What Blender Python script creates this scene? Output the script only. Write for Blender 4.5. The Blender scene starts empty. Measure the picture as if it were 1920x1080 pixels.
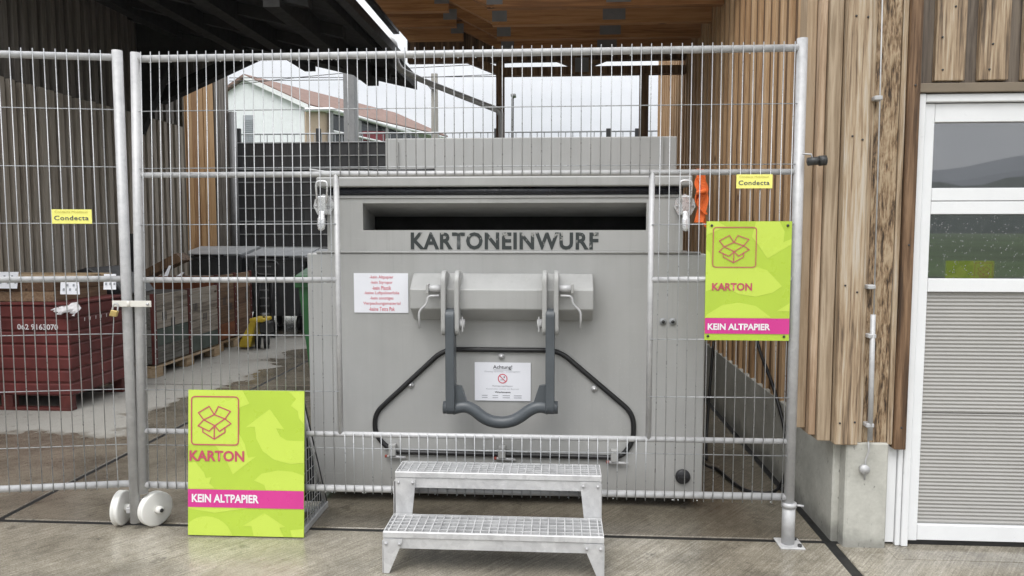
import bpy, bmesh, math, random
from mathutils import Vector, Matrix
random.seed(7)
S = bpy.context.scene
COL = S.collection

# ------------------------------------------------------------------ camera
F_PX, YAW, PIT, EYE = 1400.0, math.radians(3.7), math.radians(-4.4), 1.36
cam = bpy.data.cameras.new('camera')
cam.sensor_width = 36.0
cam.lens = F_PX / 1920.0 * 36.0
cam.clip_start, cam.clip_end = 0.05, 6000
camo = bpy.data.objects.new('camera', cam)
camo.location = (0, 0, EYE)
camo.rotation_euler = (math.pi / 2 + PIT, 0, YAW)
COL.objects.link(camo)
S.camera = camo

# ------------------------------------------------------------------ world: overcast sky
W = bpy.data.worlds.new('World'); S.world = W; W.use_nodes = True
SUN_EL, SUN_AZ = math.radians(55), math.radians(200)      # azimuth from +Y, clockwise: behind the camera
nt = W.node_tree; nt.nodes.clear()
def wn(t, **k):
    n = nt.nodes.new(t)
    for a, b in k.items(): setattr(n, a, b)
    return n
wo = wn('ShaderNodeOutputWorld'); bg = wn('ShaderNodeBackground')
sky = wn('ShaderNodeTexSky'); sky.sky_type = 'NISHITA'; sky.sun_disc = False
sky.sun_elevation = SUN_EL; sky.sun_rotation = SUN_AZ
tc = wn('ShaderNodeTexCoord'); mp = wn('ShaderNodeMapping'); mp.inputs['Scale'].default_value = (1, 1, 2.6)
nz = wn('ShaderNodeTexNoise'); nz.inputs['Scale'].default_value = 2.6; nz.inputs['Detail'].default_value = 7; nz.inputs['Roughness'].default_value = .55
cr = wn('ShaderNodeValToRGB')
cr.color_ramp.elements[0].position = .36; cr.color_ramp.elements[0].color = (.70, .72, .75, 1)
cr.color_ramp.elements[1].position = .60; cr.color_ramp.elements[1].color = (.97, .98, .99, 1)
sep = wn('ShaderNodeSeparateXYZ')
mul = wn('ShaderNodeMath', operation='MULTIPLY_ADD'); mul.use_clamp = False
mul.inputs[1].default_value = 14.0; mul.inputs[2].default_value = 4.7   # overcast: brighter towards the zenith
mx0 = wn('ShaderNodeMath', operation='MAXIMUM'); mx0.inputs[1].default_value = 0
vm = wn('ShaderNodeVectorMath', operation='SCALE')
mix = wn('ShaderNodeMixRGB'); mix.inputs[0].default_value = .92
nt.links.new(tc.outputs['Generated'], mp.inputs[0]); nt.links.new(mp.outputs[0], nz.inputs['Vector'])
nt.links.new(nz.outputs['Fac'], cr.inputs[0])
nt.links.new(tc.outputs['Generated'], sep.inputs[0]); nt.links.new(sep.outputs['Z'], mx0.inputs[0])
nt.links.new(mx0.outputs[0], mul.inputs[0])
nt.links.new(cr.outputs[0], vm.inputs[0]); nt.links.new(mul.outputs[0], vm.inputs['Scale'])
nt.links.new(sky.outputs[0], mix.inputs[1]); nt.links.new(vm.outputs[0], mix.inputs[2])
nt.links.new(mix.outputs[0], bg.inputs[0]); bg.inputs[1].default_value = .12
nt.links.new(bg.outputs[0], wo.inputs[0])

sl = bpy.data.lights.new('sun', 'SUN'); sl.energy = 1.4; sl.angle = math.radians(35); sl.color = (1, .97, .93)
so = bpy.data.objects.new('sun', sl); COL.objects.link(so)
sd = Vector((math.sin(SUN_AZ) * math.cos(SUN_EL), math.cos(SUN_AZ) * math.cos(SUN_EL), math.sin(SUN_EL)))
so.rotation_euler = sd.to_track_quat('Z', 'Y').to_euler()
so.location = sd * 30

S.view_settings.view_transform = 'Standard'; S.view_settings.look = 'None'
S.view_settings.gamma = 1; S.view_settings.exposure = 0.45; S.view_settings.use_curve_mapping = False
S.render.engine = 'CYCLES'
S.cycles.use_denoising = True
S.cycles.max_bounces = 8; S.cycles.diffuse_bounces = 3; S.cycles.glossy_bounces = 4; S.cycles.transparent_max_bounces = 12
S.cycles.sample_clamp_indirect = 6

# ------------------------------------------------------------------ measuring: a picture point at a known depth
FW = Vector((-math.sin(YAW) * math.cos(PIT), math.cos(YAW) * math.cos(PIT), math.sin(PIT)))
RT = Vector((math.cos(YAW), math.sin(YAW), 0)); UP = RT.cross(FW); EYEV = Vector((0, 0, EYE))
def ray(px, py): return FW + RT * ((px - 960) / F_PX) + UP * ((540 - py) / F_PX)
def onY(px, py, Y): d = ray(px, py); return EYEV + d * (Y / d.y)
def onX(px, py, X): d = ray(px, py); return EYEV + d * (X / d.x)
def onZ(px, py, Z): d = ray(px, py); return EYEV + d * ((Z - EYE) / d.z)

# ------------------------------------------------------------------ materials
M = {}
class NT:
    def __init__(s, name):
        s.m = bpy.data.materials.new(name); s.m.use_nodes = True; s.t = s.m.node_tree
        s.b = s.t.nodes['Principled BSDF']; M[name] = s.m
    def n(s, typ, ins=None, **k):
        n = s.t.nodes.new(typ)
        for a, b in k.items(): setattr(n, a, b)
        for a, b in (ins or {}).items():
            if hasattr(b, 'is_linked') or hasattr(b, 'links'): s.t.links.new(b, n.inputs[a])
            else: n.inputs[a].default_value = b
        return n
    def l(s, a, b): s.t.links.new(a, s.b.inputs[b] if isinstance(b, str) else b)
    def coord(s, scale=(1, 1, 1), vary=True, rot=(0, 0, 0)):
        g = s.n('ShaderNodeNewGeometry'); v = g.outputs['Position']
        if vary:
            oi = s.n('ShaderNodeObjectInfo'); mm = s.n('ShaderNodeMath', {0: oi.outputs['Random'], 1: 37.0}, operation='MULTIPLY')
            cb = s.n('ShaderNodeCombineXYZ', {0: mm.outputs[0], 1: mm.outputs[0], 2: mm.outputs[0]})
            v = s.n('ShaderNodeVectorMath', {0: v, 1: cb.outputs[0]}, operation='ADD').outputs[0]
        mpn = s.n('ShaderNodeMapping', {0: v, 'Scale': scale, 'Rotation': rot}); return mpn.outputs[0]
    def noise(s, vec, scale, detail=4, rough=.55, dist=0):
        return s.n('ShaderNodeTexNoise', {'Vector': vec, 'Scale': scale, 'Detail': detail, 'Roughness': rough, 'Distortion': dist}).outputs['Fac']
    def ramp(s, fac, stops):
        r = s.n('ShaderNodeValToRGB', {0: fac}); e = r.color_ramp.elements
        while len(e) < len(stops): e.new(.5)
        for i, (p, c) in enumerate(stops):
            e[i].position = p; e[i].color = (c[0], c[1], c[2], 1) if hasattr(c, '__len__') else (c, c, c, 1)
        return r.outputs[0]
    def mix(s, fac, a, b, mode='MIX'):
        n = s.n('ShaderNodeMixRGB', blend_type=mode)
        for i, v in ((0, fac), (1, a), (2, b)):
            if hasattr(v, 'is_linked'): s.t.links.new(v, n.inputs[i])
            else: n.inputs[i].default_value = v if i == 0 else (*v, 1)
        return n.outputs[0]
    def math(s, op, a, b=0.0, clamp=False):
        n = s.n('ShaderNodeMath', operation=op); n.use_clamp = clamp
        for i, v in ((0, a), (1, b)):
            if hasattr(v, 'is_linked'): s.t.links.new(v, n.inputs[i])
            else: n.inputs[i].default_value = v
        return n.outputs[0]
    def bump(s, h, strength=.3, dist=.01):
        n = s.n('ShaderNodeBump', {'Height': h, 'Strength': strength, 'Distance': dist}); s.l(n.outputs[0], 'Normal')
    def set(s, **k):
        for a, v in k.items(): s.b.inputs[a.replace('_', ' ')].default_value = v if not isinstance(v, tuple) else (*v, 1)

def paint(name, col, rough=.5, metal=0.0, var=.12, scale=6, bump=0.0, bscale=80, spec=None):
    t = NT(name); v = t.coord()
    f = t.noise(v, scale, 6)
    lo = tuple(c * (1 - var) for c in col); hi = tuple(min(1, c * (1 + var)) for c in col)
    t.l(t.ramp(f, [(.3, lo), (.7, hi)]), 'Base Color')
    rr = t.noise(v, scale * 3, 4)
    t.l(t.ramp(rr, [(.3, max(.03, rough - .08)), (.7, min(1, rough + .08))]), 'Roughness')
    t.set(Metallic=metal)
    if bump: t.bump(t.noise(v, bscale, 4), bump, .004)
    return t.m
paint('white_paint', (.80, .81, .82), .35, var=.03)
paint('white_nylon', (.78, .77, .73), .45, var=.06)
paint('cream', (.74, .72, .66), .4, var=.06)
paint('rubber', (.012, .012, .013), .38, var=.3, bump=.1)
paint('black_plastic', (.018, .018, .02), .4, var=.2)
paint('hook_steel', (.075, .085, .094), .36, var=.2, bump=.12, bscale=140)
paint('seal_wet', (.012, .013, .018), .22, var=.4, bump=.5, bscale=160)
paint('bin_grey', (.10, .105, .11), .5, var=.15)
paint('bin_lid', (.32, .33, .34), .5, var=.15)
paint('bin_green', (.02, .10, .03), .42, var=.15)
paint('yellow_paint', (.62, .45, .04), .45, var=.12)
paint('brass', (.62, .46, .18), .35, metal=.7, var=.15)
paint('orange_strap', (.85, .16, .03), .75, var=.2, bump=.3, bscale=300)
paint('paper', (.84, .85, .90), .6, var=.02)
paint('paper_red', (.62, .05, .10), .6, var=.02)
paint('pin_red', (.30, .07, .05), .5)
paint('paper_black', (.04, .04, .045), .6, var=.02)
paint('paper_grey', (.42, .43, .46), .6, var=.02)
paint('sticker_yellow', (.88, .85, .22), .45, var=.04)
paint('sticker_blue', (.03, .035, .10), .45, var=.04)
paint('sticker_gold', (.55, .47, .10), .45, var=.04)
paint('lime', (.44, .60, .06), .32, var=.03)
paint('lime_light', (.55, .70, .095), .32, var=.02)
paint('magenta', (.62, .045, .27), .32, var=.03)
paint('magenta_line', (.50, .075, .13), .35, var=.03)
paint('sign_white', (.80, .78, .80), .35, var=.02)
paint('joint_filler', (.012, .012, .012), .5, var=.2)
paint('red_cloth', (.20, .02, .03), .6)
paint('shade_black', (.008, .007, .006), .8, var=.2)  # near-black: gloom under the barn roof put into the colour
paint('dark_steel', (.05, .05, .05), .5, metal=.3)
paint('anthracite', (.035, .036, .038), .55, var=.15)
paint('bright_wire', (.42, .43, .44), .35, metal=.5)
paint('trim_brown', (.20, .16, .115), .5, var=.1)
paint('house_render', (.78, .80, .82), .85, var=.04)
paint('house_beige', (.52, .40, .30), .85, var=.05)
paint('shutter', (.33, .35, .38), .6, var=.05)
paint('deck_sheet', (.46, .42, .35), .6, var=.12)
paint('sealing_dark', (.03, .03, .035), .3)
paint('field', (.05, .085, .022), .9, var=.4, scale=.1)
paint('hill', (.035, .05, .035), .95, var=.35, scale=.02)
paint('mountain', (.10, .115, .13), .95, var=.15, scale=.01)
paint('rag', (.75, .73, .74), .85, var=.06, bump=.3, bscale=60)
paint('galv_thin', (.42, .43, .44), .32, metal=.45, var=.12, scale=20)
paint('text_worn_base', (.03, .035, .035), .5)

def galv(name, base=.60, rough=.30, sp=14, metal=.75, var=.16):
    t = NT(name); v = t.coord()
    vo = t.n('ShaderNodeTexVoronoi', {'Vector': v, 'Scale': sp * 5}).outputs['Color']
    sx = t.n('ShaderNodeSeparateXYZ', {0: vo}).outputs[0]
    nn = t.noise(v, sp, 5, .6, .8)
    f = t.math('ADD', t.math('MULTIPLY', sx, .16), t.math('MULTIPLY', nn, 1.0))
    t.l(t.ramp(f, [(.25, (base * (1 - var),) * 2 + (base * (1 - var) * 1.02,)), (.85, (min(1, base * (1 + var)),) * 3)]), 'Base Color')
    t.l(t.ramp(f, [(.2, rough - .06), (.9, rough + .14)]), 'Roughness')
    t.set(Metallic=metal); t.bump(t.noise(v, 120, 3), .08, .002)
galv('galvanised', .48, .42, 14, .18)
galv('galvanised_plate', .58, .38, 9, .25, .26)
galv('mast_steel', .24, .5, 6, .3)
galv('plate_steel', .20, .5, 6, .3)
galv('chrome', .72, .24, 30, .55, .14)

# grey machine paint, wet with fine droplets and drip streaks
t = NT('container_grey'); v = t.coord(vary=False)
st = t.noise(t.coord((14, 14, .8), False), 1.0, 4); lg = t.noise(v, 1.6, 5)
f = t.math('ADD', t.math('MULTIPLY', st, .25), t.math('MULTIPLY', lg, .75))
base = t.ramp(f, [(.32, (.335, .335, .326)), (.52, (.395, .395, .386)), (.7, (.445, .445, .436))])
zc = t.n('ShaderNodeSeparateXYZ', {0: v}).outputs[2]
run = t.noise(t.coord((55, 55, 1.1), False), 1.0, 3, .6)                         # dirty water runs
base = t.mix(t.math('MULTIPLY', t.ramp(run, [(.58, 0.0), (.74, 1.0)]), .16), base, (.20, .195, .18))
spl = t.math('ADD', zc, t.math('MULTIPLY', t.noise(v, 5, 5, .6), .35))           # splash dirt low down
base = t.mix(t.n('ShaderNodeMapRange', {0: spl, 1: .22, 2: .50, 3: .38, 4: 0.0}).outputs[0], base, (.17, .16, .14))
chip = t.ramp(t.noise(t.coord((1, 1, .6), False), 34, 5, .75), [(.70, 0.0), (.735, 1.0)])
base = t.mix(t.math('MULTIPLY', chip, .55), base, (.60, .60, .58))
scr = t.ramp(t.noise(t.n('ShaderNodeMapping', {0: v, 'Rotation': (0, .5, 0), 'Scale': (4, 4, 160)}).outputs[0], 1.0, 2, .5), [(.72, 0.0), (.76, 1.0)])
base = t.mix(t.math('MULTIPLY', scr, .22), base, (.62, .62, .60))
vd = t.n('ShaderNodeTexVoronoi', {'Vector': v, 'Scale': 75.0, 'Randomness': 1.0}).outputs['Distance']
drop = t.ramp(vd, [(.10, 1.0), (.17, 0.0)])
gate = t.ramp(t.noise(v, 3.5, 3), [(.48, 0.0), (.66, 1.0)])
dm = t.math('MULTIPLY', drop, gate)
t.l(t.mix(t.math('MULTIPLY', dm, .35), base, (.62, .62, .60)), 'Base Color')
t.l(t.ramp(t.noise(v, 9, 4), [(.3, .33), (.7, .5)]), 'Roughness')
hh = t.math('ADD', t.math('MULTIPLY', dm, .6), t.math('MULTIPLY', t.noise(v, 2.2, 2), 1.2)); t.bump(hh, .22, .006)

# concrete slabs: dry under the roofs, wet where rain reaches (stain outline ragged)
def concrete_floor(name):
    t = NT(name); v = t.coord(vary=False)
    sp = t.n('ShaderNodeSeparateXYZ', {0: v}); X, Y = sp.outputs[0], sp.outputs[1]
    big = t.noise(v, .9, 6, .6); fine = t.noise(v, 26, 5, .65); grit = t.noise(v, 150, 3, .7)
    edge = t.math('MAXIMUM', t.math('SUBTRACT', 4.75, Y), t.math('MULTIPLY', t.math('ADD', X, 3.05), .9))
    edge = t.math('MAXIMUM', edge, t.math('SUBTRACT', Y, 9.3))
    edge = t.math('ADD', edge, t.math('MULTIPLY', t.math('SUBTRACT', t.noise(v, 1.5, 6, .6), .5), 1.7))
    wet = t.ramp(edge, [(.47, 0.0), (.53, 1.0)])
    r = t.n('ShaderNodeMapRange', {0: edge, 1: -.05, 2: .07, 3: 0.0, 4: 1.0}); wet = r.outputs[0]
    rot = t.n('ShaderNodeMapping', {0: v, 'Rotation': (0, 0, math.radians(-52))}).outputs[0]
    br = t.noise(t.n('ShaderNodeMapping', {0: rot, 'Scale': (3.5, 110, 1)}).outputs[0], 1.0, 3, .65)
    mixv = t.math('ADD', t.math('MULTIPLY', big, .5), t.math('ADD', t.math('MULTIPLY', fine, .22), t.math('MULTIPLY', br, .36)))
    dryc = t.ramp(mixv, [(.38, (.30, .285, .255)), (.72, (.44, .43, .40))])
    wetc = t.ramp(mixv, [(.40, (.105, .090, .068)), (.55, (.19, .167, .130)), (.70, (.30, .268, .218))])
    # slab in front of the joint is paler, broom-finished concrete
    fr = t.n('ShaderNodeMapRange', {0: Y, 1: 3.255, 2: 3.262, 3: 1.0, 4: 0.0}).outputs[0]
    frc = t.ramp(mixv, [(.40, (.145, .128, .098)), (.54, (.265, .240, .192)), (.68, (.43, .40, .34))])
    wetc = t.mix(fr, wetc, frc)
    col = t.mix(wet, dryc, wetc)
    blot = t.ramp(t.noise(v, 2.1, 7, .62), [(.34, .62), (.50, .97), (.66, 1.15)])
    col = t.mix(wet, col, t.mix(1.0, col, blot, 'MULTIPLY'))
    spots = t.ramp(t.noise(v, 7, 5, .7), [(.32, .30), (.40, 1.0)])
    col = t.mix(.6, col, spots, 'MULTIPLY')
    col = t.mix(.45, col, t.ramp(grit, [(.36, .35), (.62, 1.5)]), 'MULTIPLY')
    t.l(col, 'Base Color')
    pud = t.ramp(t.noise(v, 1.3, 4, .5), [(.42, .07), (.62, .28)])
    dr = t.mix(wet, (.85, .85, .85), pud); t.l(dr, 'Roughness')
    t.bump(t.math('ADD', t.math('MULTIPLY', grit, .5), t.math('ADD', t.math('MULTIPLY', br, .9), t.math('MULTIPLY', fine, .5))), .20, .003)
concrete_floor('concrete_floor')
t = NT('concrete_cast'); v = t.coord()
f = t.math('ADD', t.math('MULTIPLY', t.noise(v, 3, 6, .6), .7), t.math('MULTIPLY', t.noise(v, 40, 4, .7), .3))
base = t.ramp(f, [(.32, (.36, .355, .33)), (.52, (.50, .495, .465)), (.7, (.62, .615, .585))])
sp = t.n('ShaderNodeSeparateXYZ', {0: t.coord(vary=False)}).outputs[2]
damp = t.math('ADD', sp, t.math('MULTIPLY', t.noise(v, 6, 4), .18))
dmp = t.n('ShaderNodeMapRange', {0: damp, 1: .12, 2: .19, 3: .6, 4: 1.0}).outputs[0]     # rising damp stain
col = t.mix(1.0, base, t.n('ShaderNodeCombineXYZ', {0: dmp, 1: dmp, 2: t.math('MULTIPLY', dmp, .96)}).outputs[0], 'MULTIPLY')
pit = t.ramp(t.noise(t.coord((60, 60, 26)), 1, 2, .5), [(.26, .35), (.32, 1.0)])
t.l(t.mix(.8, col, pit, 'MULTIPLY'), 'Base Color'); t.set(Roughness=.75); t.bump(f, .4, .006)

def wood(name, stops, along='z', grain=1.0, rough=.7, bump=.35, knots=True, contrast=1.0, obj_var=.25, gain=1.7, fine=.35, st=.055):
    t = NT(name)
    a = {'z': (1, 1, st), 'y': (1, st, 1), 'x': (st, 1, 1)}[along]
    v = t.coord(tuple(c * 1 for c in a))
    g1 = t.noise(v, 42 * grain, 6, .62, .6); g2 = t.noise(v, 9 * grain, 4, .5, 1.2)
    oi = t.n('ShaderNodeObjectInfo').outputs['Random']
    f = t.math('ADD', t.math('MULTIPLY', g1, .75 * contrast), t.math('MULTIPLY', g2, .3))
    s3 = st * .55; v3 = t.coord({'z': (1, 1, s3), 'y': (1, s3, 1), 'x': (s3, 1, 1)}[along])
    g3 = t.noise(v3, 150 * grain, 4, .7)
    f = t.math('ADD', f, t.math('MULTIPLY', t.math('SUBTRACT', g3, .5), fine))
    f = t.math('ADD', f, t.math('MULTIPLY', t.math('SUBTRACT', oi, .5), obj_var))
    f = t.math('ADD', t.math('MULTIPLY', t.math('SUBTRACT', f, .15 + .375 * contrast), gain), .52)
    col = t.ramp(f, stops)
    if knots:
        kv = t.coord({'z': (1, 1, .35), 'y': (1, .35, 1), 'x': (.35, 1, 1)}[along])
        d = t.n('ShaderNodeTexVoronoi', {'Vector': kv, 'Scale': 5.5}).outputs['Distance']
        col = t.mix(1.0, col, t.ramp(d, [(.045, (.20, .13, .08)), (.085, (1, 1, 1))]), 'MULTIPLY')
    t.l(col, 'Base Color'); t.set(Roughness=rough); t.bump(t.math('ADD', g1, t.math('MULTIPLY', g3, .6)), bump, .006)
wood('slat_wood', [(.15, (.24, .130, .060)), (.45, (.45, .275, .140)), (.62, (.54, .355, .198)), (.88, (.66, .48, .31))], obj_var=.20, gain=1.4)
wood('slat_recess_shade', [(.25, (.085, .047, .023)), (.5, (.14, .082, .042)), (.8, (.21, .13, .074))], obj_var=.12, gain=1.3)  # groove shadow put into the wood colour, darker than the battens
wood('slat_pale', [(.30, (.34, .23, .145)), (.5, (.50, .37, .255)), (.75, (.62, .49, .37))], obj_var=.2)
wood('old_board', [(.14, (.045, .032, .022)), (.30, (.16, .112, .072)), (.44, (.33, .235, .148)), (.60, (.45, .350, .24)), (.82, (.53, .475, .40))], grain=.8, bump=.9, contrast=1.15, obj_var=.05, gain=1.25, fine=.9)
wood('old_post', [(.24, (.032, .021, .013)), (.40, (.135, .086, .048)), (.54, (.27, .180, .102)), (.74, (.42, .32, .21))], grain=.9, bump=1.0, contrast=1.2, obj_var=.05, gain=1.7, fine=.9, st=.20)
wood('tan_slat', [(.30, (.24, .165, .10)), (.5, (.36, .26, .165)), (.75, (.46, .35, .24))], obj_var=.1)
wood('grey_pale', [(.30, (.27, .20, .13)), (.5, (.40, .31, .215)), (.75, (.51, .41, .30))], obj_var=.1)
wood('brown_board', [(.3, (.045, .024, .012)), (.5, (.13, .072, .036)), (.75, (.26, .16, .09))], obj_var=.1)
wood('recess_board', [(.3, (.055, .045, .036)), (.5, (.125, .10, .080)), (.75, (.20, .165, .13))], bump=.4, obj_var=.1)
wood('barn_board', [(.3, (.32, .275, .225)), (.5, (.41, .36, .30)), (.75, (.49, .44, .375))], knots=False, obj_var=.14, bump=.15)
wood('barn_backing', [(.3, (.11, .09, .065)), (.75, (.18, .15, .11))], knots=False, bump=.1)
wood('barn_upper_shade', [(.3, (.15, .13, .115)), (.75, (.25, .225, .20))], knots=False, obj_var=.15, bump=.15)  # barn boards darkened: roof shade high on the wall put into the colour
wood('fresh_board', [(.3, (.28, .145, .058)), (.5, (.42, .24, .105)), (.8, (.52, .33, .17))], obj_var=.25, bump=.2)
wood('grey_board', [(.3, (.10, .085, .07)), (.5, (.19, .165, .14)), (.8, (.28, .25, .22))], obj_var=.3, bump=.3)
wood('beam_x', [(.3, (.23, .10, .033)), (.5, (.36, .165, .058)), (.8, (.46, .24, .10))], 'x', rough=.6, bump=.1, obj_var=.15)
wood('beam_z', [(.3, (.10, .065, .04)), (.8, (.20, .14, .09))], 'z', rough=.7, bump=.2)
wood('crate_wood', [(.3, (.16, .135, .11)), (.5, (.30, .26, .215)), (.8, (.42, .38, .33))], 'y', rough=.8, bump=.3, obj_var=.3)
wood('crate_dark', [(.3, (.07, .06, .05)), (.5, (.13, .125, .11)), (.8, (.20, .20, .18))], 'y', rough=.8, bump=.3, obj_var=.3)
wood('crate_brown', [(.3, (.10, .055, .03)), (.5, (.17, .10, .06)), (.8, (.27, .18, .11))], 'y', rough=.8, bump=.3, obj_var=.3)
wood('pallet_wood', [(.3, (.26, .18, .10)), (.5, (.38, .27, .16)), (.8, (.48, .37, .25))], 'y', rough=.8, bump=.2)
wood('mast_wood', [(.3, (.18, .17, .15)), (.8, (.30, .29, .26))], 'z', rough=.8)
paint('red_steel', (.135, .030, .028), .55, var=.35, scale=5, bump=.2, bscale=50)
paint('red_edge', (.10, .022, .018), .55, var=.35, scale=8)
paint('rust_crate', (.22, .075, .03), .7, var=.35)
paint('crate_green', (.075, .095, .08), .75, var=.3)

# roof tiles of the far house
t = NT('roof_tile'); v = t.coord(vary=False)
w1 = t.n('ShaderNodeTexWave', {'Vector': v, 'Scale': 2.2, 'Distortion': .6}, wave_type='BANDS', bands_direction='Z').outputs['Fac']
f = t.math('ADD', t.math('MULTIPLY', w1, .3), t.math('MULTIPLY', t.noise(v, 3, 5), .8))
t.l(t.ramp(f, [(.3, (.13, .080, .064)), (.75, (.26, .165, .135))]), 'Base Color'); t.set(Roughness=.85)

# door glass: dark room behind, strong reflection, rain drops
t = NT('door_glass'); v = t.coord(vary=False)
d = t.n('ShaderNodeTexVoronoi', {'Vector': v, 'Scale': 95.0}).outputs['Distance']
dp = t.ramp(d, [(.12, 1.0), (.24, 0.0)]); gz = t.ramp(t.noise(v, 30, 3), [(.50, 0.0), (.62, 1.0)])
z = t.n('ShaderNodeSeparateXYZ', {0: v}).outputs[2]
low = t.n('ShaderNodeMapRange', {0: z, 1: 1.44, 2: 1.38, 3: 0.0, 4: 1.0}).outputs[0]
dp = t.math('MULTIPLY', t.math('MULTIPLY', dp, gz), low)
t.l(t.mix(t.math('MULTIPLY', dp, .18), (.012, .013, .014), (.35, .36, .36)), 'Base Color')
t.set(Roughness=.02, IOR=3.6); t.bump(dp, .25, .004)
t = NT('water_drop'); t.set(Base_Color=(.75, .77, .78), Roughness=.05)
t = NT('window_dark'); t.set(Base_Color=(.03, .035, .04), Roughness=.1)

# worn stencil paint: dark with chips where the grey shows
t = NT('stencil_paint'); v = t.coord(vary=False)
nn = t.noise(v, 26, 5, .65); zz = t.n('ShaderNodeSeparateXYZ', {0: v}).outputs[2]
k = t.math('ADD', nn, t.math('MULTIPLY', t.math('SUBTRACT', zz, 1.31), 2.4))
t.l(t.mix(t.ramp(k, [(.62, 0.0), (.67, 1.0)]), (.035, .042, .042), (.33, .33, .31)), 'Base Color'); t.set(Roughness=.5)

# ------------------------------------------------------------------ mesh helpers
def mesh_from(name, verts, faces, smooth=False):
    me = bpy.data.meshes.new(name); me.from_pydata([tuple(v) for v in verts], [], faces)
    bm = bmesh.new(); bm.from_mesh(me); bmesh.ops.recalc_face_normals(bm, faces=bm.faces); bm.to_mesh(me); bm.free()
    if smooth: me.polygons.foreach_set('use_smooth', [True] * len(me.polygons))
    me.update(); return me
INV = {}
def obj(name, me, mat, parent=None, loc=None, rotz=None):
    if mat and not me.materials: me.materials.append(M[mat])
    o = bpy.data.objects.new(name, me); COL.objects.link(o)
    if parent is not None:
        o.parent = parent
        if parent.name in INV: o.matrix_parent_inverse = INV[parent.name]
    if loc is not None: o.location = loc
    if rotz is not None: o.rotation_euler = (0, 0, rotz)
    return o
def tag(o, label, cat, group=None):
    o['label'] = label; o['category'] = cat
    if group: o['group'] = group
    return o
def thing(name, label, cat, base=(0, 0, 0), group=None):
    o = bpy.data.objects.new(name, None); COL.objects.link(o); o.location = base; o.empty_display_size = .1
    INV[o.name] = Matrix.Translation(-Vector(base))
    return tag(o, label, cat, group)
def struct(o): o['kind'] = 'structure'; return o
def box_me(x0, x1, y0, y1, z0, z1, bev=0.0, seg=1, name='box'):
    v = [(x, y, z) for x in (x0, x1) for y in (y0, y1) for z in (z0, z1)]
    f = [(0, 1, 3, 2), (4, 6, 7, 5), (0, 4, 5, 1), (2, 3, 7, 6), (0, 2, 6, 4), (1, 5, 7, 3)]
    me = mesh_from(name, v, f)
    if bev:
        bm = bmesh.new(); bm.from_mesh(me)
        bmesh.ops.bevel(bm, geom=list(bm.edges), offset=bev, segments=seg, affect='EDGES', profile=.5)
        bm.to_mesh(me); bm.free()
    return me
def box(name, x0, x1, y0, y1, z0, z1, mat, parent=None, bev=0.0, seg=1):
    return obj(name, box_me(min(x0, x1), max(x0, x1), min(y0, y1), max(y0, y1), min(z0, z1), max(z0, z1), bev, seg, name), mat, parent)
def prism_me(poly, axis, a0, a1, name='prism', bev=0.0):
    """poly: 2-D points in the two other axes, in order (x,y,z without axis), extruded along axis from a0 to a1."""
    def mk(p, a):
        if axis == 'x': return (a, p[0], p[1])
        if axis == 'y': return (p[0], a, p[1])
        return (p[0], p[1], a)
    n = len(poly); v = [mk(p, a0) for p in poly] + [mk(p, a1) for p in poly]
    f = [tuple(range(n)), tuple(range(2 * n - 1, n - 1, -1))] + [(i, (i + 1) % n, n + (i + 1) % n, n + i) for i in range(n)]
    me = mesh_from(name, v, f)
    if bev:
        bm = bmesh.new(); bm.from_mesh(me); bmesh.ops.bevel(bm, geom=list(bm.edges), offset=bev, segments=1, affect='EDGES'); bm.to_mesh(me); bm.free()
    return me
def prism(name, poly, axis, a0, a1, mat, parent=None, bev=0.0): return obj(name, prism_me(poly, axis, a0, a1, name, bev), mat, parent)
def tube_me(pts, r, seg=8, closed=False, name='tube', flat=None):
    pts = [Vector(p) for p in pts]; n = len(pts); verts = []; faces = []
    rad = r if hasattr(r, '__len__') else [r] * n
    tg = []
    for i in range(n):
        if closed: d = pts[(i + 1) % n] - pts[i - 1]
        else: d = pts[min(i + 1, n - 1)] - pts[max(i - 1, 0)]
        tg.append(d.normalized())
    up = Vector((0, 0, 1)) if abs(tg[0].z) < .9 else Vector((0, 1, 0))
    nrm = (up - tg[0] * up.dot(tg[0])).normalized()
    for i in range(n):
        nrm = (nrm - tg[i] * nrm.dot(tg[i])).normalized(); bi = tg[i].cross(nrm)
        for k in range(seg):
            a = 2 * math.pi * k / seg
            fx, fy = (1, 1) if flat is None else flat
            verts.append(pts[i] + nrm * (math.cos(a) * rad[i] * fx) + bi * (math.sin(a) * rad[i] * fy))
    m = n if closed else n - 1
    for i in range(m):
        j = (i + 1) % n
        for k in range(seg): faces.append((i * seg + k, i * seg + (k + 1) % seg, j * seg + (k + 1) % seg, j * seg + k))
    if not closed: faces += [tuple(range(seg)), tuple(range((n - 1) * seg, n * seg))]
    return mesh_from(name, verts, faces, seg > 5)
def tube(name, pts, r, mat, parent=None, seg=8, closed=False, flat=None): return obj(name, tube_me(pts, r, seg, closed, name, flat), mat, parent)
def round_path(pts, rad, n=6, closed=True):
    pts = [Vector(p) for p in pts]; out = []; N = len(pts)
    for i, p in enumerate(pts):
        if not closed and i in (0, N - 1): out.append(p); continue
        a, b = pts[i - 1], pts[(i + 1) % N]
        da, db = (a - p), (b - p); r = min(rad, da.length * .45, db.length * .45)
        p0, p1 = p + da.normalized() * r, p + db.normalized() * r
        for k in range(n + 1):
            s = k / n; out.append(p0 * (1 - s) ** 2 + p * 2 * s * (1 - s) + p1 * s * s)
    return out
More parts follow.
